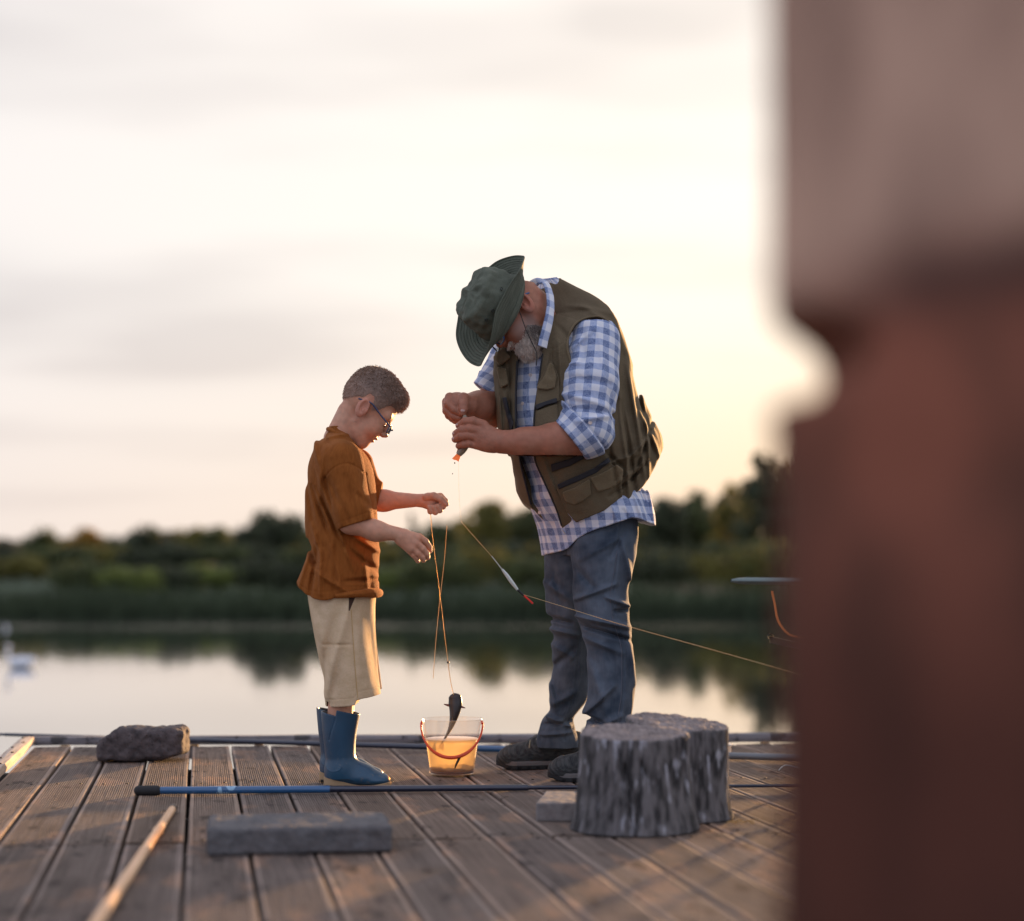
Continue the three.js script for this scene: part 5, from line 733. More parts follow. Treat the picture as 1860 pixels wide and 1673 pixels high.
  wpart('body', mergeGeometries([armsG, headG, nG, gG]), skinMat, t);
  const nailMat = std({ color: lin(0.48, 0.30, 0.25), roughness: 0.3 }), nail = (p, r, ry) => { const g = new THREE.SphereGeometry(r * m, 12, 8).scale(0.85, 0.62, 0.4).rotateY(ry); g.translate(p.x, p.y, p.z); wpart('fingernail', g, nailMat, t); };
  nail(S(840.5, 746, G + 29), 5, 0); nail(S(829.5, 772, W - 4), 4.2, -0.9); nail(S(823.5, 787.5, W - 4), 4.2, -0.9); nail(S(822.5, 797, W - 4), 4.2, -0.9);
  for (const e of [1, -1]) { const c = H.q(0.0685, 0.010, e * 0.030), y = part('eye', new THREE.SphereGeometry(0.0112, 16, 12), eyeMat, t); y.position.copy(c).sub(t.position); const i = H.q(0.0760, 0.006, e * 0.030).sub(c); part('iris', new THREE.SphereGeometry(0.005, 10, 8).translate(i.x, i.y, i.z), irisMat, y); }
  // grey beard
  {
    const b0 = H.E(0.050, -0.074, 0, 0.034, 0.033, 0.042), b1 = H.E(0.030, -0.052, 0, 0.046, 0.040, 0.056), b2 = H.E(0.071, -0.031, 0, 0.013, 0.008, 0.028), mouth = H.E(0.082, -0.0405, 0, 0.02, 0.0035, 0.018);
    const bf = (x, y, z) => { const [a, b, e] = H.loc({ x, y, z }); let d = smin(smin(b0(x, y, z), b1(x, y, z), 0.02), b2(x, y, z), 0.008); d = smax(d, -mouth(x, y, z), 0.003); d = Math.max(d, (b + lerp(0.012, 0.028, smooth(0.0, 0.06, a)) - 0.02 * smooth(0.012, -0.012, a)) * 1.18, (-0.004 - a) * 1.18); return (d + 0.004 * N3(x * 55, y * 55, z * 55) + 0.0016 * N3(x * 170, y * 170, z * 170)) * 0.8; };
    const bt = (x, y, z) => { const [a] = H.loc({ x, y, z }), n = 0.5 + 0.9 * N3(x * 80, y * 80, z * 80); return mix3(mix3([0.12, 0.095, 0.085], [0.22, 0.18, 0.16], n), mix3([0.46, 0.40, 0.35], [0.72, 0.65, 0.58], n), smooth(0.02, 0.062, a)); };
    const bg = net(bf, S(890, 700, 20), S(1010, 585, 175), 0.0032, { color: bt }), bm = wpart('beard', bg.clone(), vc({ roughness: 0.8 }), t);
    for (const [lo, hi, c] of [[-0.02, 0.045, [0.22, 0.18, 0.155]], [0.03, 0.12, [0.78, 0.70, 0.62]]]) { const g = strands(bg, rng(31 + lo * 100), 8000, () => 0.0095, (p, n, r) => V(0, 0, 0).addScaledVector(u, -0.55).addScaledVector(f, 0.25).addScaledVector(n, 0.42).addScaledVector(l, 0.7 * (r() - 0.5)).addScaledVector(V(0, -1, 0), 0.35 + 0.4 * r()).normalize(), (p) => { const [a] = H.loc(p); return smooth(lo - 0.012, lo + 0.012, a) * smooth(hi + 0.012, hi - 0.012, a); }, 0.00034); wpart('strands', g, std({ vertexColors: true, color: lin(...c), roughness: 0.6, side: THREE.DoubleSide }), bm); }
  }
  spectacles(t, H, l, 0.0024, new THREE.MeshPhysicalMaterial({ color: lin(0.015, 0.09, 0.26), roughness: 0.3, clearcoat: 0.5 }), { rim: [0.100, 0.002, 0.0170, 0.0245, -0.12], hinge: [0.094, 0.015], ear: [0.006, 0.030], tip: [-0.030, 0.012] });
  // ------------- jeans
  const denim = tex(512, 512, (a, b, x, y) => { const tw = 0.5 + 0.5 * Math.sin((x + y) * 2.2), n = tn(a, b, 6, 6, 2.4, 4), s = tn(a, b, 70, 12, 8.8, 3), front = Math.exp(-(((a - 0.25) / 0.16) ** 2)) * 0.35; const k = clamp(0.38 + 0.16 * (tw - 0.5) + 0.75 * n + 0.12 * s + front * (0.6 + n)); return srgb(...mix3([0.020, 0.031, 0.048], [0.170, 0.200, 0.240], k)); });
  const twill = tex(128, 128, (a, b, x, y) => { const q = 0.5 + 0.35 * Math.sin((x + y) * 1.5708 * 0.5) + 0.4 * tn(a, b, 20, 20, 4.4, 3); return [q, q, q]; }, false, 5, 5);
  const jeanMat = new THREE.MeshPhysicalMaterial({ map: denim, bumpMap: twill, bumpScale: 0.0004, roughness: 0.92, specularIntensity: 0.25, sheen: 0.25, sheenColor: lin(0.8, 0.85, 1), sheenRoughness: 0.5 });
  const nearRows = trRows([[925, 1052, 1158, 58, 4], [960, 1040, 1160, 62, 16], [1000, 1037, 1157, 62, 34], [1040, 1040, 1148, 57, 42], [1070, 1039, 1141, 54, 48], [1100, 1043, 1142, 54, 54], [1125, 1049, 1143, 52, 58], [1150, 1057, 1147, 50, 62], [1190, 1068, 1150, 48, 68], [1230, 1070, 1152, 47, 75], [1265, 1067, 1152, 47, 81], [1290, 1064, 1150, 48, 85], [1312, 1066, 1148, 48, 88], [1345, 1062, 1146, 50, 92], [1395, 1054, 1142, 53, 95]]);
  const farRows = trRows([[930, 1000, 1095, 56, -14], [965, 986, 1098, 64, -22], [1005, 987, 1088, 60, -32], [1050, 989, 1078, 54, -44], [1085, 990, 1072, 52, -54], [1120, 996, 1072, 50, -62], [1138, 1005, 1074, 48, -67], [1160, 1006, 1076, 46, -72], [1185, 1003.5, 1077, 45, -78], [1215, 1004, 1076, 44, -85], [1247, 1000, 1073, 44, -92], [1270, 997, 1066, 44, -97], [1290, 998, 1052, 44, -101], [1305, 987, 1042, 45, -104], [1322, 981, 1044, 47, -107], [1343, 975, 1050, 50, -110], [1356, 975, 1050, 50, -112]]);
  const nl = slices(F0, nearRows), fl = slices(F0, farRows);
  const fp = (list, w) => list.map(([a, b, c, d, h, s]) => { const [[p, q], [e, g]] = tr([[a, b], [c, d]], w); return [p, q, e, g, h, s * 0.68]; });
  const foN2 = folds(F0, fp([[1060, 1012, 1130, 975, 3, 9], [1045, 1088, 1110, 1064, 5, 7], [1048, 1120, 1132, 1137, 7, 7], [1056, 1136, 1142, 1162, -6, 6], [1060, 1158, 1120, 1182, 4, 8], [1070, 1205, 1100, 1290, 4, 12], [1064, 1290, 1108, 1248, 7, 8], [1066, 1302, 1100, 1314, -7, 6], [1072, 1322, 1120, 1300, 5, 8], [1132, 990, 1150, 1060, 6, 8], [1112, 1005, 1142, 955, -4, 8], [1104, 1086, 1143, 1100, 6, 6], [1118, 1110, 1146, 1108, -7, 5], [1140, 1150, 1152, 1230, 3, 8], [1045, 1030, 1075, 1065, -4, 9], [1105, 1180, 1128, 1250, -3, 12]], 90));
  const foF2 = folds(F0, fp([[990, 1120, 1032, 1130, -6, 6], [996, 1142, 1042, 1152, 6, 8], [1005, 1172, 1035, 1192, 5, 10], [1000, 1218, 1038, 1182, -4, 9], [988, 1300, 1032, 1318, 7, 7], [984, 1320, 1042, 1312, -6, 6], [1000, 1282, 1042, 1260, 4, 9], [980, 1337, 1040, 1332, 4, 6], [997, 1240, 1010, 1290, 5, 8], [992, 1060, 1035, 1090, 4, 9], [1000, 1020, 1020, 1100, -3, 9]], -45));
  const seamN = polyDist(tr([[1127.5, 946], [1125, 984], [1119, 1034], [1112, 1077], [1115, 1120], [1130, 1170], [1132, 1210], [1130, 1264], [1124, 1298], [1118, 1380]], 95), false), seamF = polyDist(tr([[1052, 1130], [1050, 1200], [1045, 1250], [1036, 1290], [1026, 1345]], -50), false);
  const legF = (rows, fo, hemV, seam, side) => (x, y, z) => { const U = F0.u(x), v = F0.v(y), w = F0.w(z); let d = rows(x, y, z); if (d > 0.04 || d < -0.05) return Math.max(d, (v - hemV) * m) * 0.8; d += -1.9 * fo(U, v) * smooth(-10, 25, w - side) - 0.0042 * N3(x * 10, y * 9, z * 10) - 0.002 * N3(x * 24, y * 20, z * 24); d = smax(d, (v - hemV) * m, 0.003); if (w > side) d += 0.0016 * Math.exp(-((seam(U, v) / 1.4) ** 2)) - 0.0012 * Math.exp(-(((seam(U, v) - 4) / 2.2) ** 2)); d += 0.0013 * Math.exp(-(((v - hemV + 9) / 1.3) ** 2)); return d * 0.8; };
  const uvL = (R) => [(x, y, z) => [R.angle(x, y, z) / (2 * Math.PI) + 0.5, y / 0.5], 1];
  const hipN = legF(nl, foN2, 1397, seamN, 60), hipF = legF(fl, foF2, 1399, seamF, -90);
  const jF = (x, y, z) => { const v = F0.v(y), a = hipN(x, y, z), b = hipF(x, y, z); return smin(a, b, v < 1010 ? 0.03 : 0.006); };
  const jeans = wpart('jeans', net(jF, F0.P(955, 1412, -175), F0.P(1180, 915, 160), 0.0036, { uv: (x, y, z) => { const R = nl(x, y, z) < fl(x, y, z) ? nl : fl; return [R.angle(x, y, z) / (2 * Math.PI) + 0.5, y / 0.5]; }, period: 1 }), jeanMat, t);
  { // pale stitching beside the outer seam
    const path = tr([[1121, 1000], [1116, 1034], [1108, 1077], [1111, 1120], [1126, 1170], [1128, 1210], [1126, 1264], [1120, 1296]], 95), c = new THREE.CatmullRomCurve3(path.map(([a, b]) => V(a, b, 0))), pts = [];
    for (let i = 0; i <= 60; i++) { const q = c.getPointAt(i / 60); let lo = 60, hi = 190; for (let k = 0; k < 18; k++) { const w = (lo + hi) / 2, p = F0.P(q.x, q.y, w); jF(p.x, p.y, p.z) < 0 ? (lo = w) : (hi = w); } pts.push(F0.P(q.x, q.y, lo + 0.4)); }
    wpart('stitching', tube(pts, 0.0008, 120, 5), std({ color: lin(0.10, 0.105, 0.135), roughness: 0.8 }), jeans);
  }
  // ------------- shoes
  const shoeTex = tex(256, 128, (a, b, x, y) => { const n = tn(a, b, 12, 12, 3.3, 4), w = ((x >> 2) + (y >> 2)) & 1; return srgb(...mix3([0.012, 0.014, 0.016], [0.075, 0.080, 0.078], clamp(0.30 + 1.2 * n + 0.22 * w))); });
  const shoeMat = std({ map: shoeTex, bumpMap: weave, bumpScale: 0.001, roughness: 0.9 }), soleMat = std({ color: lin(0.012, 0.012, 0.013), roughness: 0.8 }), midMat = std({ color: lin(0.13, 0.12, 0.115), roughness: 0.8 }), laceMat = std({ color: lin(0.26, 0.23, 0.15), roughness: 0.9 });
  function shoe(uToe, D, turn) { // built toe to -x, then turned on the heel
    const g = new THREE.Group(); g.name = numbered('shoe'); t.add(g); const o = V((uToe - CX) / FPX * D, 0, -D); g.position.copy(o).sub(t.position); g.rotation.y = turn; // o: tip of the toe on the deck
    const L = 0.295, hw = (x) => 0.030 + 0.019 * smooth(0, 0.07, x) - 0.013 * Math.exp(-(((x - 0.17) / 0.05) ** 2)) , Xs = V(1, 0, 0);
    const up = union([ell(V(0.055, 0.036, 0), X, Y, Z, 0.056, 0.033, 0.046), cone(V(0.06, 0.045, 0), V(0.150, 0.066, 0), 0.030, 0.040), ell(V(0.245, 0.060, 0), X, Y, Z, 0.048, 0.060, 0.038), cone(V(0.150, 0.062, 0), V(0.225, 0.085, 0), 0.042, 0.046)], 0.03);
    const fu = (x, y, z) => { let d = up(x, y, z); d = smax(d, -(y - 0.022), 0.004); d = smax(d, y - 0.115 - 0.1 * (x - 0.2), 0.006); const tong = Math.abs(z) - 0.020; d -= 0.002 * smooth(0.004, -0.002, tong) * smooth(0.085, 0.11, x) * smooth(0.21, 0.19, x); const ov = Math.sin(x * 95 + 18 * z) ; d -= 0.0012 * smooth(0.2, 0.8, ov) * smooth(0.08, 0.11, x); const cap = x - 0.045 + 4 * z * z; d -= 0.0022 * smooth(0.004, -0.004, cap); return d * 0.85; };
    const out = (x, z) => { const h = hw(clamp(x, 0, L)); const e0 = x < 0.06 ? Math.hypot((0.06 - x) / 0.064, z / (h + 0.006)) : x > L - 0.045 ? Math.hypot((x - L + 0.045) / 0.050, z / (h + 0.003)) : Math.abs(z) / (h + 0.004); return (e0 - 1) * 0.045; };
    const fm = (x, y, z) => smax(out(x, z) + 0.001, Math.max(0.012 + 0.010 * smooth(0.05, 0.0, x) - y, y - 0.028 - 0.006 * smooth(0.06, 0.0, x) - 0.006 * smooth(0.2, 0.29, x)), 0.003) * 0.85;
    const fs = (x, y, z) => { const lug = 0.004 * smooth(0.2, 0.6, Math.sin(x * 210)) * smooth(0.012, 0.004, y); return smax(out(x, z) + lug, Math.max(0.001 + 0.012 * smooth(0.04, -0.005, x) - y, y - 0.016 - 0.016 * smooth(0.035, 0.0, x)), 0.003) * 0.8; };
    const lo = V(-0.02, -0.005, -0.07), hi = V(0.32, 0.15, 0.07);
    part('upper', net(fu, lo, hi, 0.0034, { uv: (x, y, z) => [x / 0.18, (y + z) / 0.09] }), shoeMat, g); part('midsole', net(fm, lo, hi, 0.003), midMat, g); part('sole', net(fs, lo, hi, 0.003), soleMat, g);
    for (let i = 0; i < 5; i++) { const x = 0.105 + i * 0.021, yy = 0.082 + i * 0.0085; part('lace', tube([V(x - 0.004, yy - 0.012, 0.036), V(x, yy + 0.008, 0.022), V(x + 0.006, yy + 0.014, 0), V(x, yy + 0.008, -0.022), V(x - 0.004, yy - 0.012, -0.036)], 0.0024, 14, 6), laceMat, g); }
  }
  shoe(903, 5.70, 0.10); shoe(997, 5.34, 0.22);
  // ------------- plaid shirt
  const plaid = tex(512, 512, (a, b, x, y) => { const n = tn(a, b, 5, 5, 1.5, 3), th = tn(a, b, 120, 12, 6.6, 2), tw = tn(a, b, 12, 120, 7.1, 2), ea = 0.010 * N3(b * 30, 1.1, 3), eb = 0.010 * N3(a * 30, 5.1, 3), p = (q, e) => { const w = ((q * 2) % 1) + e; return smooth(-0.012, 0.012, w - 0.02) * smooth(0.532, 0.508, w); }, U = clamp(p(a, ea) * (0.86 + 1.3 * th)), W_ = clamp(p(b, eb) * (0.86 + 1.3 * tw)); let c = mix3([0.66, 0.68, 0.74], [0.78, 0.78, 0.82], clamp(0.5 + n)); c = mix3(c, [0.23, 0.32, 0.55], U * (0.76 - 0.5 * n)); return srgb(...mix3(c, U > 0.5 ? [0.050, 0.095, 0.235] : [0.23, 0.32, 0.55], W_ * (0.76 + 0.5 * n))); });
  const PL = 0.088, plaidMat = new THREE.MeshPhysicalMaterial({ map: plaid, bumpMap: weave, bumpScale: 0.0006, roughness: 0.92, specularIntensity: 0.25, transmission: 0.08, thickness: 0 });
  const vRows = [[512, 984, 1012, 26, 12], [528, 974, 1040, 50, 14], [545, 966, 1064, 74, 16], [565, 950, 1091, 96, 18], [590, 930, 1113, 112, 20], [620, 908, 1130, 122, 22], [650, 897, 1142, 128, 22], [700, 897, 1157, 130, 16], [750, 901, 1181, 130, 8], [788, 907, 1203, 130, 2], [810, 915, 1207, 130, 0], [830, 924, 1201, 128, -2], [860, 934, 1190, 124, -6], [890, 938, 1178, 120, -10], [915, 944, 1168, 118, -12], [970, 958, 1150, 114, -16]];
  const sRows = [[508, 984, 1004, 22, 14], [528, 978, 1026, 40, 16], [545, 972, 1046, 58, 18], [565, 962, 1070, 76, 18], [590, 948, 1092, 90, 18], [620, 926, 1108, 100, 18], [650, 915, 1120, 106, 18], [700, 915, 1132, 106, 12], [750, 918, 1150, 106, 6], [800, 928, 1168, 106, 0], [840, 946, 1158, 100, -4], [880, 958, 1164, 102, -8], [905, 961, 1181, 110, -10], [930, 968, 1188, 116, -10], [955, 976, 1189, 118, -10], [1020, 986, 1190, 118, -10]];
  const shirt = slices(F0, sRows, PHI), hem = table(tr([[955, 1014], [975, 1012], [988, 1008], [1030, 997], [1050, 978], [1075, 965], [1100, 957], [1130, 947], [1150, 942], [1186, 953], [1200, 955]], 40));
  const foS = folds(F0, fp([[1150, 900, 1165, 950, 5, 6], [1165, 880, 1176, 945, -4, 5], [1178, 870, 1186, 945, 5, 5], [1110, 925, 1120, 958, 4, 6], [985, 900, 1000, 1000, 3, 6], [1130, 930, 1140, 950, -3, 5], [1005, 950, 1015, 1000, -2, 6], [960, 900, 985, 960, 3, 6]], 40));
  const shirtF = (x, y, z) => { const U = F0.u(x), v = F0.v(y); let d = shirt(x, y, z); if (d > 0.04 || d < -0.05) return Math.max(d, (v - hem(U)[0]) * m) * 0.8; d += -1.3 * foS(U, v) - 0.003 * N3(x * 14, y * 9, z * 14); d = smax(d, (v - hem(U)[0]) * m, 0.003); if (v > 930 && F0.w(z) > 0) d += 0.001 * Math.exp(-(((v - hem(U)[0] + 6) / 1.2) ** 2)); return d * 0.8; };
  const shirtG = net(shirtF, F0.P(890, 1020, -150), F0.P(1205, 500, 160), 0.0042, { uv: (x, y, z) => [shirt.angle(x, y, z) * 0.18 / PL, y / PL], period: Math.PI * 2 * 0.18 / PL });
  const shirtM = wpart('shirt', shirtG, plaidMat, t);
  // near sleeve with its rolled cuff
  const slv = union([cone(S(1080, 620, 84), S(1071, 700, 122), 47 * m, 50 * m), cone(S(1071, 700, 122), S(1068, 778, 144), 50 * m, 46 * m), cone(S(1068, 780, 144), S(1040, 797, 151), 45 * m, 38 * m)], 0.02);
  const fp2 = folds(F0, fp([[1030, 640, 1075, 600, 4, 8], [1035, 690, 1100, 700, -3, 9], [1025, 720, 1090, 740, 4, 8], [1030, 745, 1110, 755, -4, 7], [1050, 770, 1100, 760, 4, 8], [1090, 620, 1105, 740, 3, 9], [1060, 610, 1060, 690, -3, 9], [1100, 680, 1112, 770, -4, 8], [1030, 660, 1060, 665, 2, 6]], 130)), cutS = (x, y, z) => { const d = F0.d; const uu = (F0.u(x) - (CX + (1035 - CX) * sc(151))), vv = (F0.v(y) - (HY + (798 - HY) * sc(151))); return (uu * -0.77 + vv * 0.64) * m; };
  const sleeveF = (x, y, z) => { const c = cutS(x, y, z), U = F0.u(x), v = F0.v(y); let d = slv(x, y, z); if (d > 0.04 || d < -0.06) return Math.max(d, c) * 0.8; d += -1.7 * fp2(U, v) - 0.003 * N3(x * 17, y * 12, z * 17); d -= 0.006 * smooth(-0.062, -0.055, c); d += 0.004 * Math.exp(-(((c + 0.060) / 0.004) ** 2)) ; return smax(d, c, 0.004) * 0.8; };
  const axA = S(1080, 622, 84), axB = S(1066, 780, 144).sub(axA).normalize(), axN = V(0, 0, 1).addScaledVector(axB, -axB.z).normalize(), axM = V(0, 0, 0).crossVectors(axB, axN);
  const slvUV = (x, y, z) => { const c = cutS(x, y, z); if (c > -0.060) { const px = F0.u(x) * -0.77 + F0.v(y) * 0.64, py = F0.u(x) * 0.64 + F0.v(y) * 0.77; return [(Math.atan2(py - (CX + (1040 - CX) * sc(151)) * 0.64 - (HY + (797 - HY) * sc(151)) * 0.77, F0.w(z) - 151) * 0.07 + 0.5) / PL, px * m / PL]; } const q = V(x, y, z).sub(axA), s = q.dot(axB); return [Math.atan2(q.dot(axM), q.dot(axN)) * 0.085 / PL, s / PL + 0.13]; };
  const sleeve = wpart('sleeve', net(sleeveF, S(1000, 850, 10), S(1145, 565, 215), 0.0036, { uv: slvUV, period: Math.PI * 2 * 0.085 / PL }), plaidMat, t);
  const btn = std({ color: lin(0.62, 0.52, 0.46), roughness: 0.35 }), surf = (fn, U, v, lo, hi) => { for (let k = 0; k < 18; k++) { const w = (lo + hi) / 2, p = S(U, v, w); fn(p.x, p.y, p.z) < 0 ? (lo = w) : (hi = w); } return lo; };
  const button = (fn, U, v, parent, tilt) => { const w = surf(fn, U, v, 40, 240), p = S(U, v, w + 1), g = new THREE.TorusGeometry(0.0042, 0.0016, 8, 16), h = new THREE.CylinderGeometry(0.0044, 0.0044, 0.0016, 14).rotateX(Math.PI / 2); const o = mergeGeometries([g, h]).rotateY(tilt); o.translate(p.x, p.y, p.z); wpart('button', o, btn, parent); };
  button(sleeveF, 1072, 768, sleeve, 0.1);
  // far sleeve
  const slf = union([cone(S(940, 622, -70), S(908, 690, -26), 40 * m, 36 * m), cone(S(908, 690, -26), S(886, 716, 4), 36 * m, 31 * m)], 0.02), cutF = (x, y, z) => ((F0.u(x) - 884) * -0.56 + (F0.v(y) - 712) * 0.83) * m;
  wpart('sleeve', net((x, y, z) => smax(slf(x, y, z) - 0.003 * N3(x * 20, y * 14, z * 20) - 0.004 * smooth(-0.05, -0.045, cutF(x, y, z)), cutF(x, y, z), 0.004) * 0.8, S(850, 750, -150), S(985, 570, 60), 0.0042, { uv: (x, y, z) => { const px = F0.u(x) * -0.45 + F0.v(y) * 0.89, py = F0.u(x) * 0.89 + F0.v(y) * 0.45; return [(py * 0.8 + F0.w(z) * 0.5) * m / PL, px * m / PL]; } }), plaidMat, t);
  { // collar: a band round the neck and the near leaf
    const band = [[953, 533, 70], [964, 519, 82], [978, 511, 86], [990, 515, 92], [998, 532, 108], [1000, 556, 126], [996, 584, 140], [990, 608, 148], [985, 630, 150]], c = new THREE.CatmullRomCurve3(band.map(([a, b, w]) => S(a, b, w)));
    const g = sheet(60, 14, (a, b) => { const p = c.getPointAt(a), q = c.getTangentAt(a), nrm = V(0.55, 0.25, 0.8).addScaledVector(q, -(0.55 * q.x + 0.25 * q.y + 0.8 * q.z)).normalize(), side = V(0, 0, 0).crossVectors(nrm, q).normalize(), w = lerp(7, 9.5, a) * m, th = b * 6.2832, k = 1 + 0.1 * N3(a * 6, 1.1, 2); return p.addScaledVector(side, Math.sign(Math.cos(th)) * Math.pow(Math.abs(Math.cos(th)), 0.6) * w * k).addScaledVector(nrm, Math.sin(th) * 0.0035 + 0.003 * N3(a * 9, 4.1, 1)); }, (a, b) => [Math.cos(b * 6.2832) * 0.016 / PL + 0.3, a * 0.26 / PL]);
    wpart('collar', g, plaidMat, shirtM);
  }
  for (const [a, b] of [[963, 681], [949, 733], [980, 931]]) button(shirtF, a, b, shirtM, -0.5);
  { const pl = [[958, 664], [951, 700], [946, 733], [946, 770]]; const pts = []; for (const [a, b] of [[966, 668], [960, 700], [956, 733], [955, 770]]) pts.push(S(a, b, surf(shirtF, a, b, 40, 200) + 0.6)); wpart('placket_edge', tube(pts, 0.0011, 20, 5), std({ color: lin(0.3, 0.36, 0.5), roughness: 0.9 }), shirtM); }
  // ------------- vest
  const canvasTex = tex(256, 256, (a, b, x, y) => { const n = tn(a, b, 6, 6, 3.7, 4), s = tn(a, b, 90, 90, 1.2, 2); return srgb(...mix3([0.094, 0.072, 0.043], [0.156, 0.121, 0.075], clamp(0.5 + 0.55 * n + 0.7 * s))); });
  const vestMat = new THREE.MeshPhysicalMaterial({ map: canvasTex, bumpMap: weave, bumpScale: 0.0007, roughness: 0.9, specularIntensity: 0.3, sheen: 0.35, sheenColor: lin(1, 0.8, 0.5), sheenRoughness: 0.5 }), flapMat = new THREE.MeshPhysicalMaterial({ map: canvasTex, color: lin(1.18, 1.16, 1.12), bumpMap: weave, bumpScale: 0.0007, roughness: 0.9, specularIntensity: 0.3, sheen: 0.35, sheenColor: lin(1, 0.8, 0.5) }), zipMat = std({ color: lin(0.014, 0.014, 0.018), roughness: 0.75 });
  const vest = slices(F0, vRows, PHI), vHem = table([[925, 880], [936, 890], [950, 912], [968, 925], [985, 940], [1008, 962], [1025, 966], [1045, 955], [1085, 938], [1130, 914], [1165, 886], [1185, 856], [1206, 815], [1215, 800]].map(([a, b]) => tr([[a, b]], a < 975 ? 20 : a < 1140 ? 70 : 0)[0]));
  const eN = table([[480, 992], [560, 992], [600, 990], [640, 985], [700, 977], [760, 969], [830, 970], [870, 986], [900, 1000], [930, 1013], [990, 1032]].map(([v, a]) => [HY + (v - HY) * sc(105), CX + (a - CX) * sc(105)])), eF = table([[480, 960], [560, 952], [600, 946], [640, 942], [665, 940], [760, 938], [830, 945], [880, 957], [920, 968], [990, 985]].map(([v, a]) => [HY + (v - HY) * sc(105), CX + (a - CX) * sc(105)]));
  const foV = folds(F0, fp([[1140, 690, 1165, 840, 7, 7], [1155, 690, 1182, 800, -6, 6], [1128, 760, 1150, 880, -6, 7], [1135, 840, 1175, 800, 5, 6], [1120, 880, 1160, 850, 5, 6], [1105, 560, 1140, 660, 3, 8], [1165, 760, 1196, 820, 5, 6], [1130, 800, 1140, 900, 5, 6], [1060, 565, 1105, 600, 3, 8], [1185, 770, 1150, 865, -5, 5], [1170, 740, 1178, 850, 5, 5], [1120, 700, 1126, 800, 4, 6], [1098, 800, 1120, 900, -4, 6], [1040, 560, 1100, 575, 3, 7], [1090, 850, 1150, 830, 4, 5], [1010, 600, 1040, 640, -3, 8], [1012, 640, 1016, 700, 4, 6], [1000, 645, 998, 690, -3, 5], [985, 840, 1010, 900, 3, 6], [1100, 830, 1125, 850, -4, 6], [1110, 900, 1150, 865, -5, 6], [1145, 870, 1175, 840, -4, 5], [905, 680, 912, 820, 4, 6], [925, 690, 928, 830, -4, 5], [915, 720, 940, 820, 3, 5]], 50));
  const yoke = polyDist(tr([[985, 556], [1010, 565], [1046, 583]], 90), false), yoke2 = polyDist(tr([[975, 640], [990, 636], [1012, 636], [1026, 622]], 110), false), back2 = polyDist(tr([[1144, 700], [1158, 770], [1166, 830], [1150, 900]], 20), false);
  const hole = union([cone(S(1079, 620, 118), S(1083, 640, 210), 44 * m, 54 * m), cone(S(1078, 690, 122), S(1080, 700, 210), 42 * m, 50 * m)], 0.03);
  const vOut = (x, y, z) => { const d = vest(x, y, z); return d > 0.05 || d < -0.06 ? d : d - 1.5 * foV(F0.u(x), F0.v(y)) - 0.0045 * N3(x * 12, y * 8, z * 12) - 0.002 * N3(x * 30, y * 22, z * 30); };
  const vestF = (x, y, z) => { const U = F0.u(x), v = F0.v(y), w = F0.w(z); let d = vOut(x, y, z); if (d > 0.05) return d * 0.8; if (w > -30 && d > -0.02) d += 0.0016 * Math.exp(-((yoke(U, v) / 1.5) ** 2)) + 0.0016 * Math.exp(-((yoke2(U, v) / 1.5) ** 2)) + 0.0012 * Math.exp(-((back2(U, v) / 1.5) ** 2)); d = smax(d, (v - vHem(U)[0]) * m, 0.004); const n = eN(v)[0], g = eF(v)[0]; d = smax(d, -Math.max(g - U, U - n, 24 - w) * m, 0.004); d = smax(d, -(hole(x, y, z)), 0.006); return d * 0.8; };
  const vM = wpart('vest', net(vestF, F0.P(885, 975, -165), F0.P(1225, 505, 175), 0.0040, { uv: (x, y, z) => [vest.angle(x, y, z) * 0.2 / 0.3, y / 0.3], period: Math.PI * 2 * 0.2 / 0.3 }), vestMat, t);
  // pockets follow the cloth below them
  function pocket(name, poly, lift, mat, sink = 0.006, round = 0.004) { const q0 = tr(poly, 100), gx = q0.reduce((a, p) => a + p[0], 0) / q0.length, gy = q0.reduce((a, p) => a + p[1], 0) / q0.length, rd = mat === zipMat ? 1 : 3.2, q = q0.map(([a, b]) => { const l = Math.hypot(a - gx, b - gy), k = Math.max(0.55, 1 - rd * 1.25 / l); return [gx + (a - gx) * k, gy + (b - gy) * k]; }), pd0 = polyDist(q), pd = (a, b) => pd0(a, b) - rd, us = q.map((p) => p[0]), vs = q.map((p) => p[1]); const fn = (x, y, z) => { const q = pd(F0.u(x), F0.v(y)) * m; return q > 0.02 ? q * 0.8 : smax(smax(vOut(x, y, z) - lift - 0.0015 * N3(x * 40, y * 40, z * 40), -vOut(x, y, z) - sink, 0.002), q, round) * 0.8; }; return wpart(name, net(fn, F0.P(Math.min(...us) - 7, Math.max(...vs) + 7, 10), F0.P(Math.max(...us) + 7, Math.min(...vs) - 7, 170), 0.0030, { uv: (x, y, z) => [x / 0.3, y / 0.3] }), mat, vM); }
  pocket('pocket', [[1010, 886], [1060, 868], [1108, 842], [1128, 856], [1132, 900], [1098, 928], [1046, 948], [1030, 930]], 0.014, vestMat);
  pocket('pocket_flap', [[1021, 896], [1045, 885], [1070, 873], [1074, 898], [1060, 911], [1042, 918], [1027, 912]], 0.020, flapMat); pocket('pocket_flap', [[1071, 872], [1095, 859], [1121, 846], [1131, 853], [1130, 873], [1110, 888], [1084, 894]], 0.021, flapMat);
  pocket('zipper', [[1012, 882], [1045, 868], [1080, 852], [1104, 834], [1107, 840], [1082, 860], [1047, 876], [1014, 889]], 0.0175, zipMat, 0.003, 0.002); pocket('zipper', [[1000, 846], [1035, 836], [1062, 822], [1064, 832], [1035, 848], [1002, 857]], 0.009, zipMat, 0.003, 0.002);
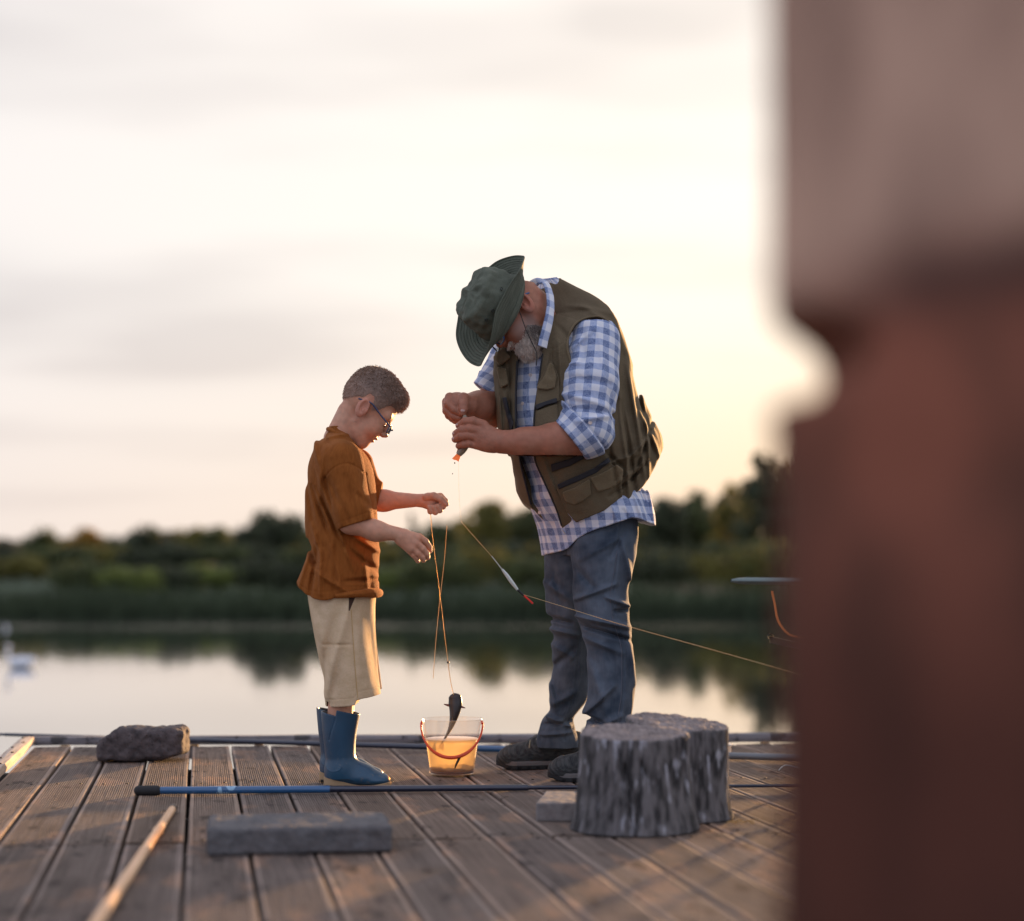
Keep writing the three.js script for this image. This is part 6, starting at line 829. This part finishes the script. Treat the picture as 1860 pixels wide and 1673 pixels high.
  pocket('pocket', [[975, 700], [1000, 660], [1014, 690], [1014, 735], [973, 745]], 0.009, vestMat); pocket('pocket_flap', [[974.5, 711], [986, 690], [1000, 664], [1010, 690], [1006, 711], [992, 715]], 0.017, flapMat); pocket('zipper', [[972, 741], [990, 734], [1010, 729], [1011, 736], [990, 742], [973, 749]], 0.012, zipMat, 0.003, 0.002);
  pocket('pocket', [[974, 750], [1010, 739], [1014, 790], [972, 800]], 0.008, vestMat);
  pocket('pocket_flap', [[895, 643], [913, 630], [927, 650], [908, 662]], 0.016, flapMat); pocket('pocket_flap', [[903, 664], [917, 668], [922, 700], [912, 704]], 0.014, flapMat); pocket('zipper', [[913, 722], [919, 722], [932, 772], [929, 790]], 0.009, zipMat, 0.003, 0.002);
  const edgeTube = (tb, v0, v1, off, n) => { const pts = []; for (let i = 0; i <= n; i++) { const v = lerp(v0, v1, i / n), uu = tb(v)[0] + off; let lo = 30, hi = 200; for (let k = 0; k < 18; k++) { const w = (lo + hi) / 2, p = F0.P(uu, v, w); vOut(p.x, p.y, p.z) < 0 ? (lo = w) : (hi = w); } pts.push(F0.P(uu, v, lo - 0.5)); } return tube(pts, 0.0032, n * 2, 6); };
  wpart('zipper', edgeTube(eN, 660, 956, 1, 26), zipMat, vM); wpart('zipper', edgeTube(eF, 670, 918, -1, 22), zipMat, vM);
  { // bound edge of the armhole, found where the sleeve leaves the vest
    const pts = []; for (let i = 0; i <= 44; i++) { const a = lerp(-3.75, 0.62, i / 44), c = S(1079, 632, 130); let r = 0; const uu = F0.u(c.x), vv = F0.v(c.y), at_ = (k) => [uu + Math.cos(a) * k, vv + Math.sin(a) * k * (Math.sin(a) > 0 ? 1.5 : 1)]; let lo = 10, hi = 75; const depth = (k) => { const [p, q] = at_(k); let x0 = 20, x1 = 210; for (let n = 0; n < 16; n++) { const w = (x0 + x1) / 2, e = F0.P(p, q, w); vOut(e.x, e.y, e.z) < 0 ? (x0 = w) : (x1 = w); } return x0; }; for (let n = 0; n < 14; n++) { const k = (lo + hi) / 2, [p, q] = at_(k), w = depth(k), e = F0.P(p, q, w); hole(e.x, e.y, e.z) < 0.001 ? (lo = k) : (hi = k); } const [p, q] = at_(lo + 0.5), w = depth(lo + 0.5); pts.push(F0.P(p, q, w + 0.2)); }
    wpart('armhole_binding', tube(pts, 0.0032, 120, 8), flapMat, vM); }
  { const a = S(1016, 955, surf(vestF, 1012, 950, 40, 240) + 2), b = S(1026, 969, surf(shirtF, 1026, 969, 40, 240) + 3); wpart('zipper_pull', capTube([a, a.clone().lerp(b, 0.5), b], 0.0022, 6, 8), std({ color: lin(0.45, 0.45, 0.46), roughness: 0.3, metalness: 0.9 }), vM); }
  // ------------- bush hat
  {
    const B = S(914, 562, 112), U = V(-0.80, 0.34, 0.50).normalize(), Ff = V(-0.43, -0.90, 0).addScaledVector(U, -V(-0.43, -0.90, 0).dot(U)).normalize(), L = V(0, 0, 0).crossVectors(U, Ff).normalize();
    const cloth = tex(256, 256, (a, b) => { const n = tn(a, b, 5, 5, 5.7, 4), s = tn(a, b, 60, 60, 1.2, 2); return srgb(...mix3([0.062, 0.072, 0.048], [0.128, 0.142, 0.102], clamp(0.5 + 0.9 * n + 0.5 * s))); });
    const rows = tex(64, 256, (a, b, x, y) => { const q = 1 - 0.9 * Math.exp(-(((((b * 9) % 1) - 0.5) / 0.10) ** 2)) + 0.3 * tn(a, b, 20, 40, 2.2, 2); return [q, q, q]; }, false);
    const crownMat = std({ map: cloth, bumpMap: weave, bumpScale: 0.0008, roughness: 0.92 }), brimMat = std({ map: cloth, bumpMap: rows, bumpScale: 0.0030, roughness: 0.92, side: THREE.DoubleSide });
    const rad = (b) => { const c = Math.cos(b), s = Math.sin(b); return 1 / Math.hypot(c / 0.107, s / 0.096); }, dir = (b) => V(0, 0, 0).addScaledVector(Ff, Math.cos(b)).addScaledVector(L, Math.sin(b));
    const nu = 96, nv = 40, g = sheet(nu, nv, (a, q) => { const b = a * 6.2832, h = q < 0.6 ? q / 0.6 : 1, top = q < 0.6 ? 1 : 1 - (q - 0.6) / 0.4, r = rad(b) * (1 - 0.20 * h * h) * (q < 0.6 ? 1 : Math.pow(top, 0.85)), hh = 0.120 * (q < 0.6 ? h * (1 - 0.06 * h) : 0.94 + 0.10 * (1 - top * top)); const wob = 0.010 * N3(Math.cos(b) * 1.8 + 3, Math.sin(b) * 1.8, q * 3.5) * smooth(0, 0.15, q) * smooth(1, 0.75, q) + 0.005 * N3(Math.cos(b) * 4, Math.sin(b) * 4 + 7, q * 8) * smooth(0, 0.2, q) * smooth(1, 0.8, q) - 0.002 * Math.exp(-(((q - 0.6) / 0.012) ** 2)); return B.clone().addScaledVector(dir(b), r + wob).addScaledVector(U, hh + wob * 0.7 + 0.012 * smooth(0.6, 0.8, q) * smooth(1, 0.8, q) * N3(Math.cos(b) * 2, Math.sin(b) * 2, 3.3)); }, (a, q) => [a * 2.4, q * 0.9]);
    const hat = new THREE.Group(); hat.name = numbered('hat'); t.add(hat);
    const crown = wpart('crown', weldSeam(g, nu, nv), crownMat, hat);
    const e = (b) => (6 + 70 * Math.pow(Math.max(0, Math.sin(b - 0.10)), 1.35) + 42 * Math.pow(Math.max(0, -Math.sin(b)), 1.0)) * DEG;
    const edge = (a, q, side) => { const b = a * 6.2832, w = (0.080 + 0.006 * Math.max(0, -Math.sin(b)) - 0.018 * Math.max(0, -Math.cos(b))) * q, ang = e(b) * smooth(0, 0.35, q), k = dir(b), wv = 0.006 * q * N3(Math.cos(b) * 2.5, Math.sin(b) * 2.5, 6.1); return B.clone().addScaledVector(k, rad(b) + 0.001 + w * Math.cos(ang)).addScaledVector(U, w * Math.sin(ang) + wv + side); };
    const top = sheet(120, 14, (a, q) => edge(a, q, 0.0009), (a, q) => [a * 2.4, q]), bot = sheet(120, 14, (a, q) => edge(1 - a, q, -0.0009), (a, q) => [a * 2.4, q]);
    wpart('brim', mergeGeometries([top, bot]), brimMat, hat); const rimPts = []; for (let i = 0; i < 80; i++) rimPts.push(edge(i / 80, 1, 0)); wpart('brim_edge', tube(rimPts, 0.0018, 160, 6, true), crownMat, hat);
    const bandPts = []; for (let i = 0; i < 60; i++) { const b = i / 60 * 6.2832; bandPts.push(B.clone().addScaledVector(dir(b), rad(b) + 0.001).addScaledVector(U, 0.004)); } wpart('band_seam', tube(bandPts, 0.0022, 120, 6, true), crownMat, hat);
    const ep = (b, h) => B.clone().addScaledVector(dir(b), rad(b) * (1 - 0.2 * h * h / 0.0144) + 0.006).addScaledVector(U, h); for (const b of [0.9, 1.25, 2.0]) { const c = ep(b, 0.075), gg = new THREE.TorusGeometry(0.0042, 0.0013, 8, 16).lookAt(dir(b)).translate(c.x, c.y, c.z); wpart('eyelet', gg, std({ color: lin(0.05, 0.055, 0.05), roughness: 0.4, metalness: 0.6 }), hat); }
    wpart('chin_cord', tube([S(941, 558, 152), S(948, 578, 156), S(956, 600, 156), S(966, 622, 150), S(975, 642, 142), S(974, 664, 146)], 0.0016, 40, 6), std({ color: lin(0.025, 0.025, 0.022), roughness: 0.9 }), hat);
  }
}
{ // the little fish in the man's hand
  const d = 5.265, P = (u, v, w = 0) => at(u, v, d - w * d / FPX), px = d / FPX, t = thing('small_fish', 'small silvery fish with orange tail held in the hands of the old man', 'fish', P(841, 790));
  const silver = new THREE.MeshPhysicalMaterial({ color: lin(0.22, 0.17, 0.11), roughness: 0.4, metalness: 0.15, clearcoat: 0.5 }), tailM = new THREE.MeshPhysicalMaterial({ color: lin(0.78, 0.36, 0.09), roughness: 0.5, transmission: 0.5, thickness: 0, side: THREE.DoubleSide });
  const c = new THREE.CatmullRomCurve3([P(844, 754), P(845, 768), P(845, 786), P(844, 803), P(840, 815), P(833, 826)]), nu = 16, nv = 30;
  wpart('body', weldSeam(sheet(nu, nv, (a, b) => { const p = c.getPointAt(b), T = c.getTangentAt(b), Sx = V(1, 0, 0).addScaledVector(T, -T.x).normalize(), D = V(0, 0, 0).crossVectors(T, Sx), r = px * (1.2 + 9.5 * Math.pow(Math.sin(Math.PI * clamp(0.03 + b * 0.86)), 0.8)); return p.addScaledVector(Sx, Math.cos(a * 6.2832) * r).addScaledVector(D, Math.sin(a * 6.2832) * r * 0.55); }), nu, nv), silver, t);
  const fin = (pts) => new THREE.ExtrudeGeometry(new THREE.Shape(pts.map(([x, y]) => new THREE.Vector2(x * px, y * px))), { depth: 0.001, bevelEnabled: false }), q = P(834, 825);
  wpart('tail_fin', fin([[2, 3], [3.5, -2], [-1, -14], [-5, -11], [-9, -10.5], [-13, -8], [-7, -2], [-2, 4]]).translate(q.x, q.y, q.z), tailM, t); const r = P(836, 816, 2); wpart('anal_fin', fin([[-1, 5], [1, -2], [-6, -4], [-5, 1]]).translate(r.x, r.y, r.z), tailM, t);
  for (const [a, b, rr] of [[826, 841, 1.2], [822, 860.5, 0.9], [829.5, 811, 1.0]]) { const c2 = P(a, b), w = thing('water_drop', a > 828 ? 'tiny water drop at the little finger of the old man' : b < 850 ? 'tiny water drop on the orange fish tail' : 'tiny water drop falling below the orange fish tail', 'water drop', c2); part('drop', new THREE.SphereGeometry(rr * px, 10, 8).scale(1, 1.25, 1), std({ color: lin(0.03, 0.03, 0.03), roughness: 0.1 }), w); }
}
renderer.render(scene, camera);
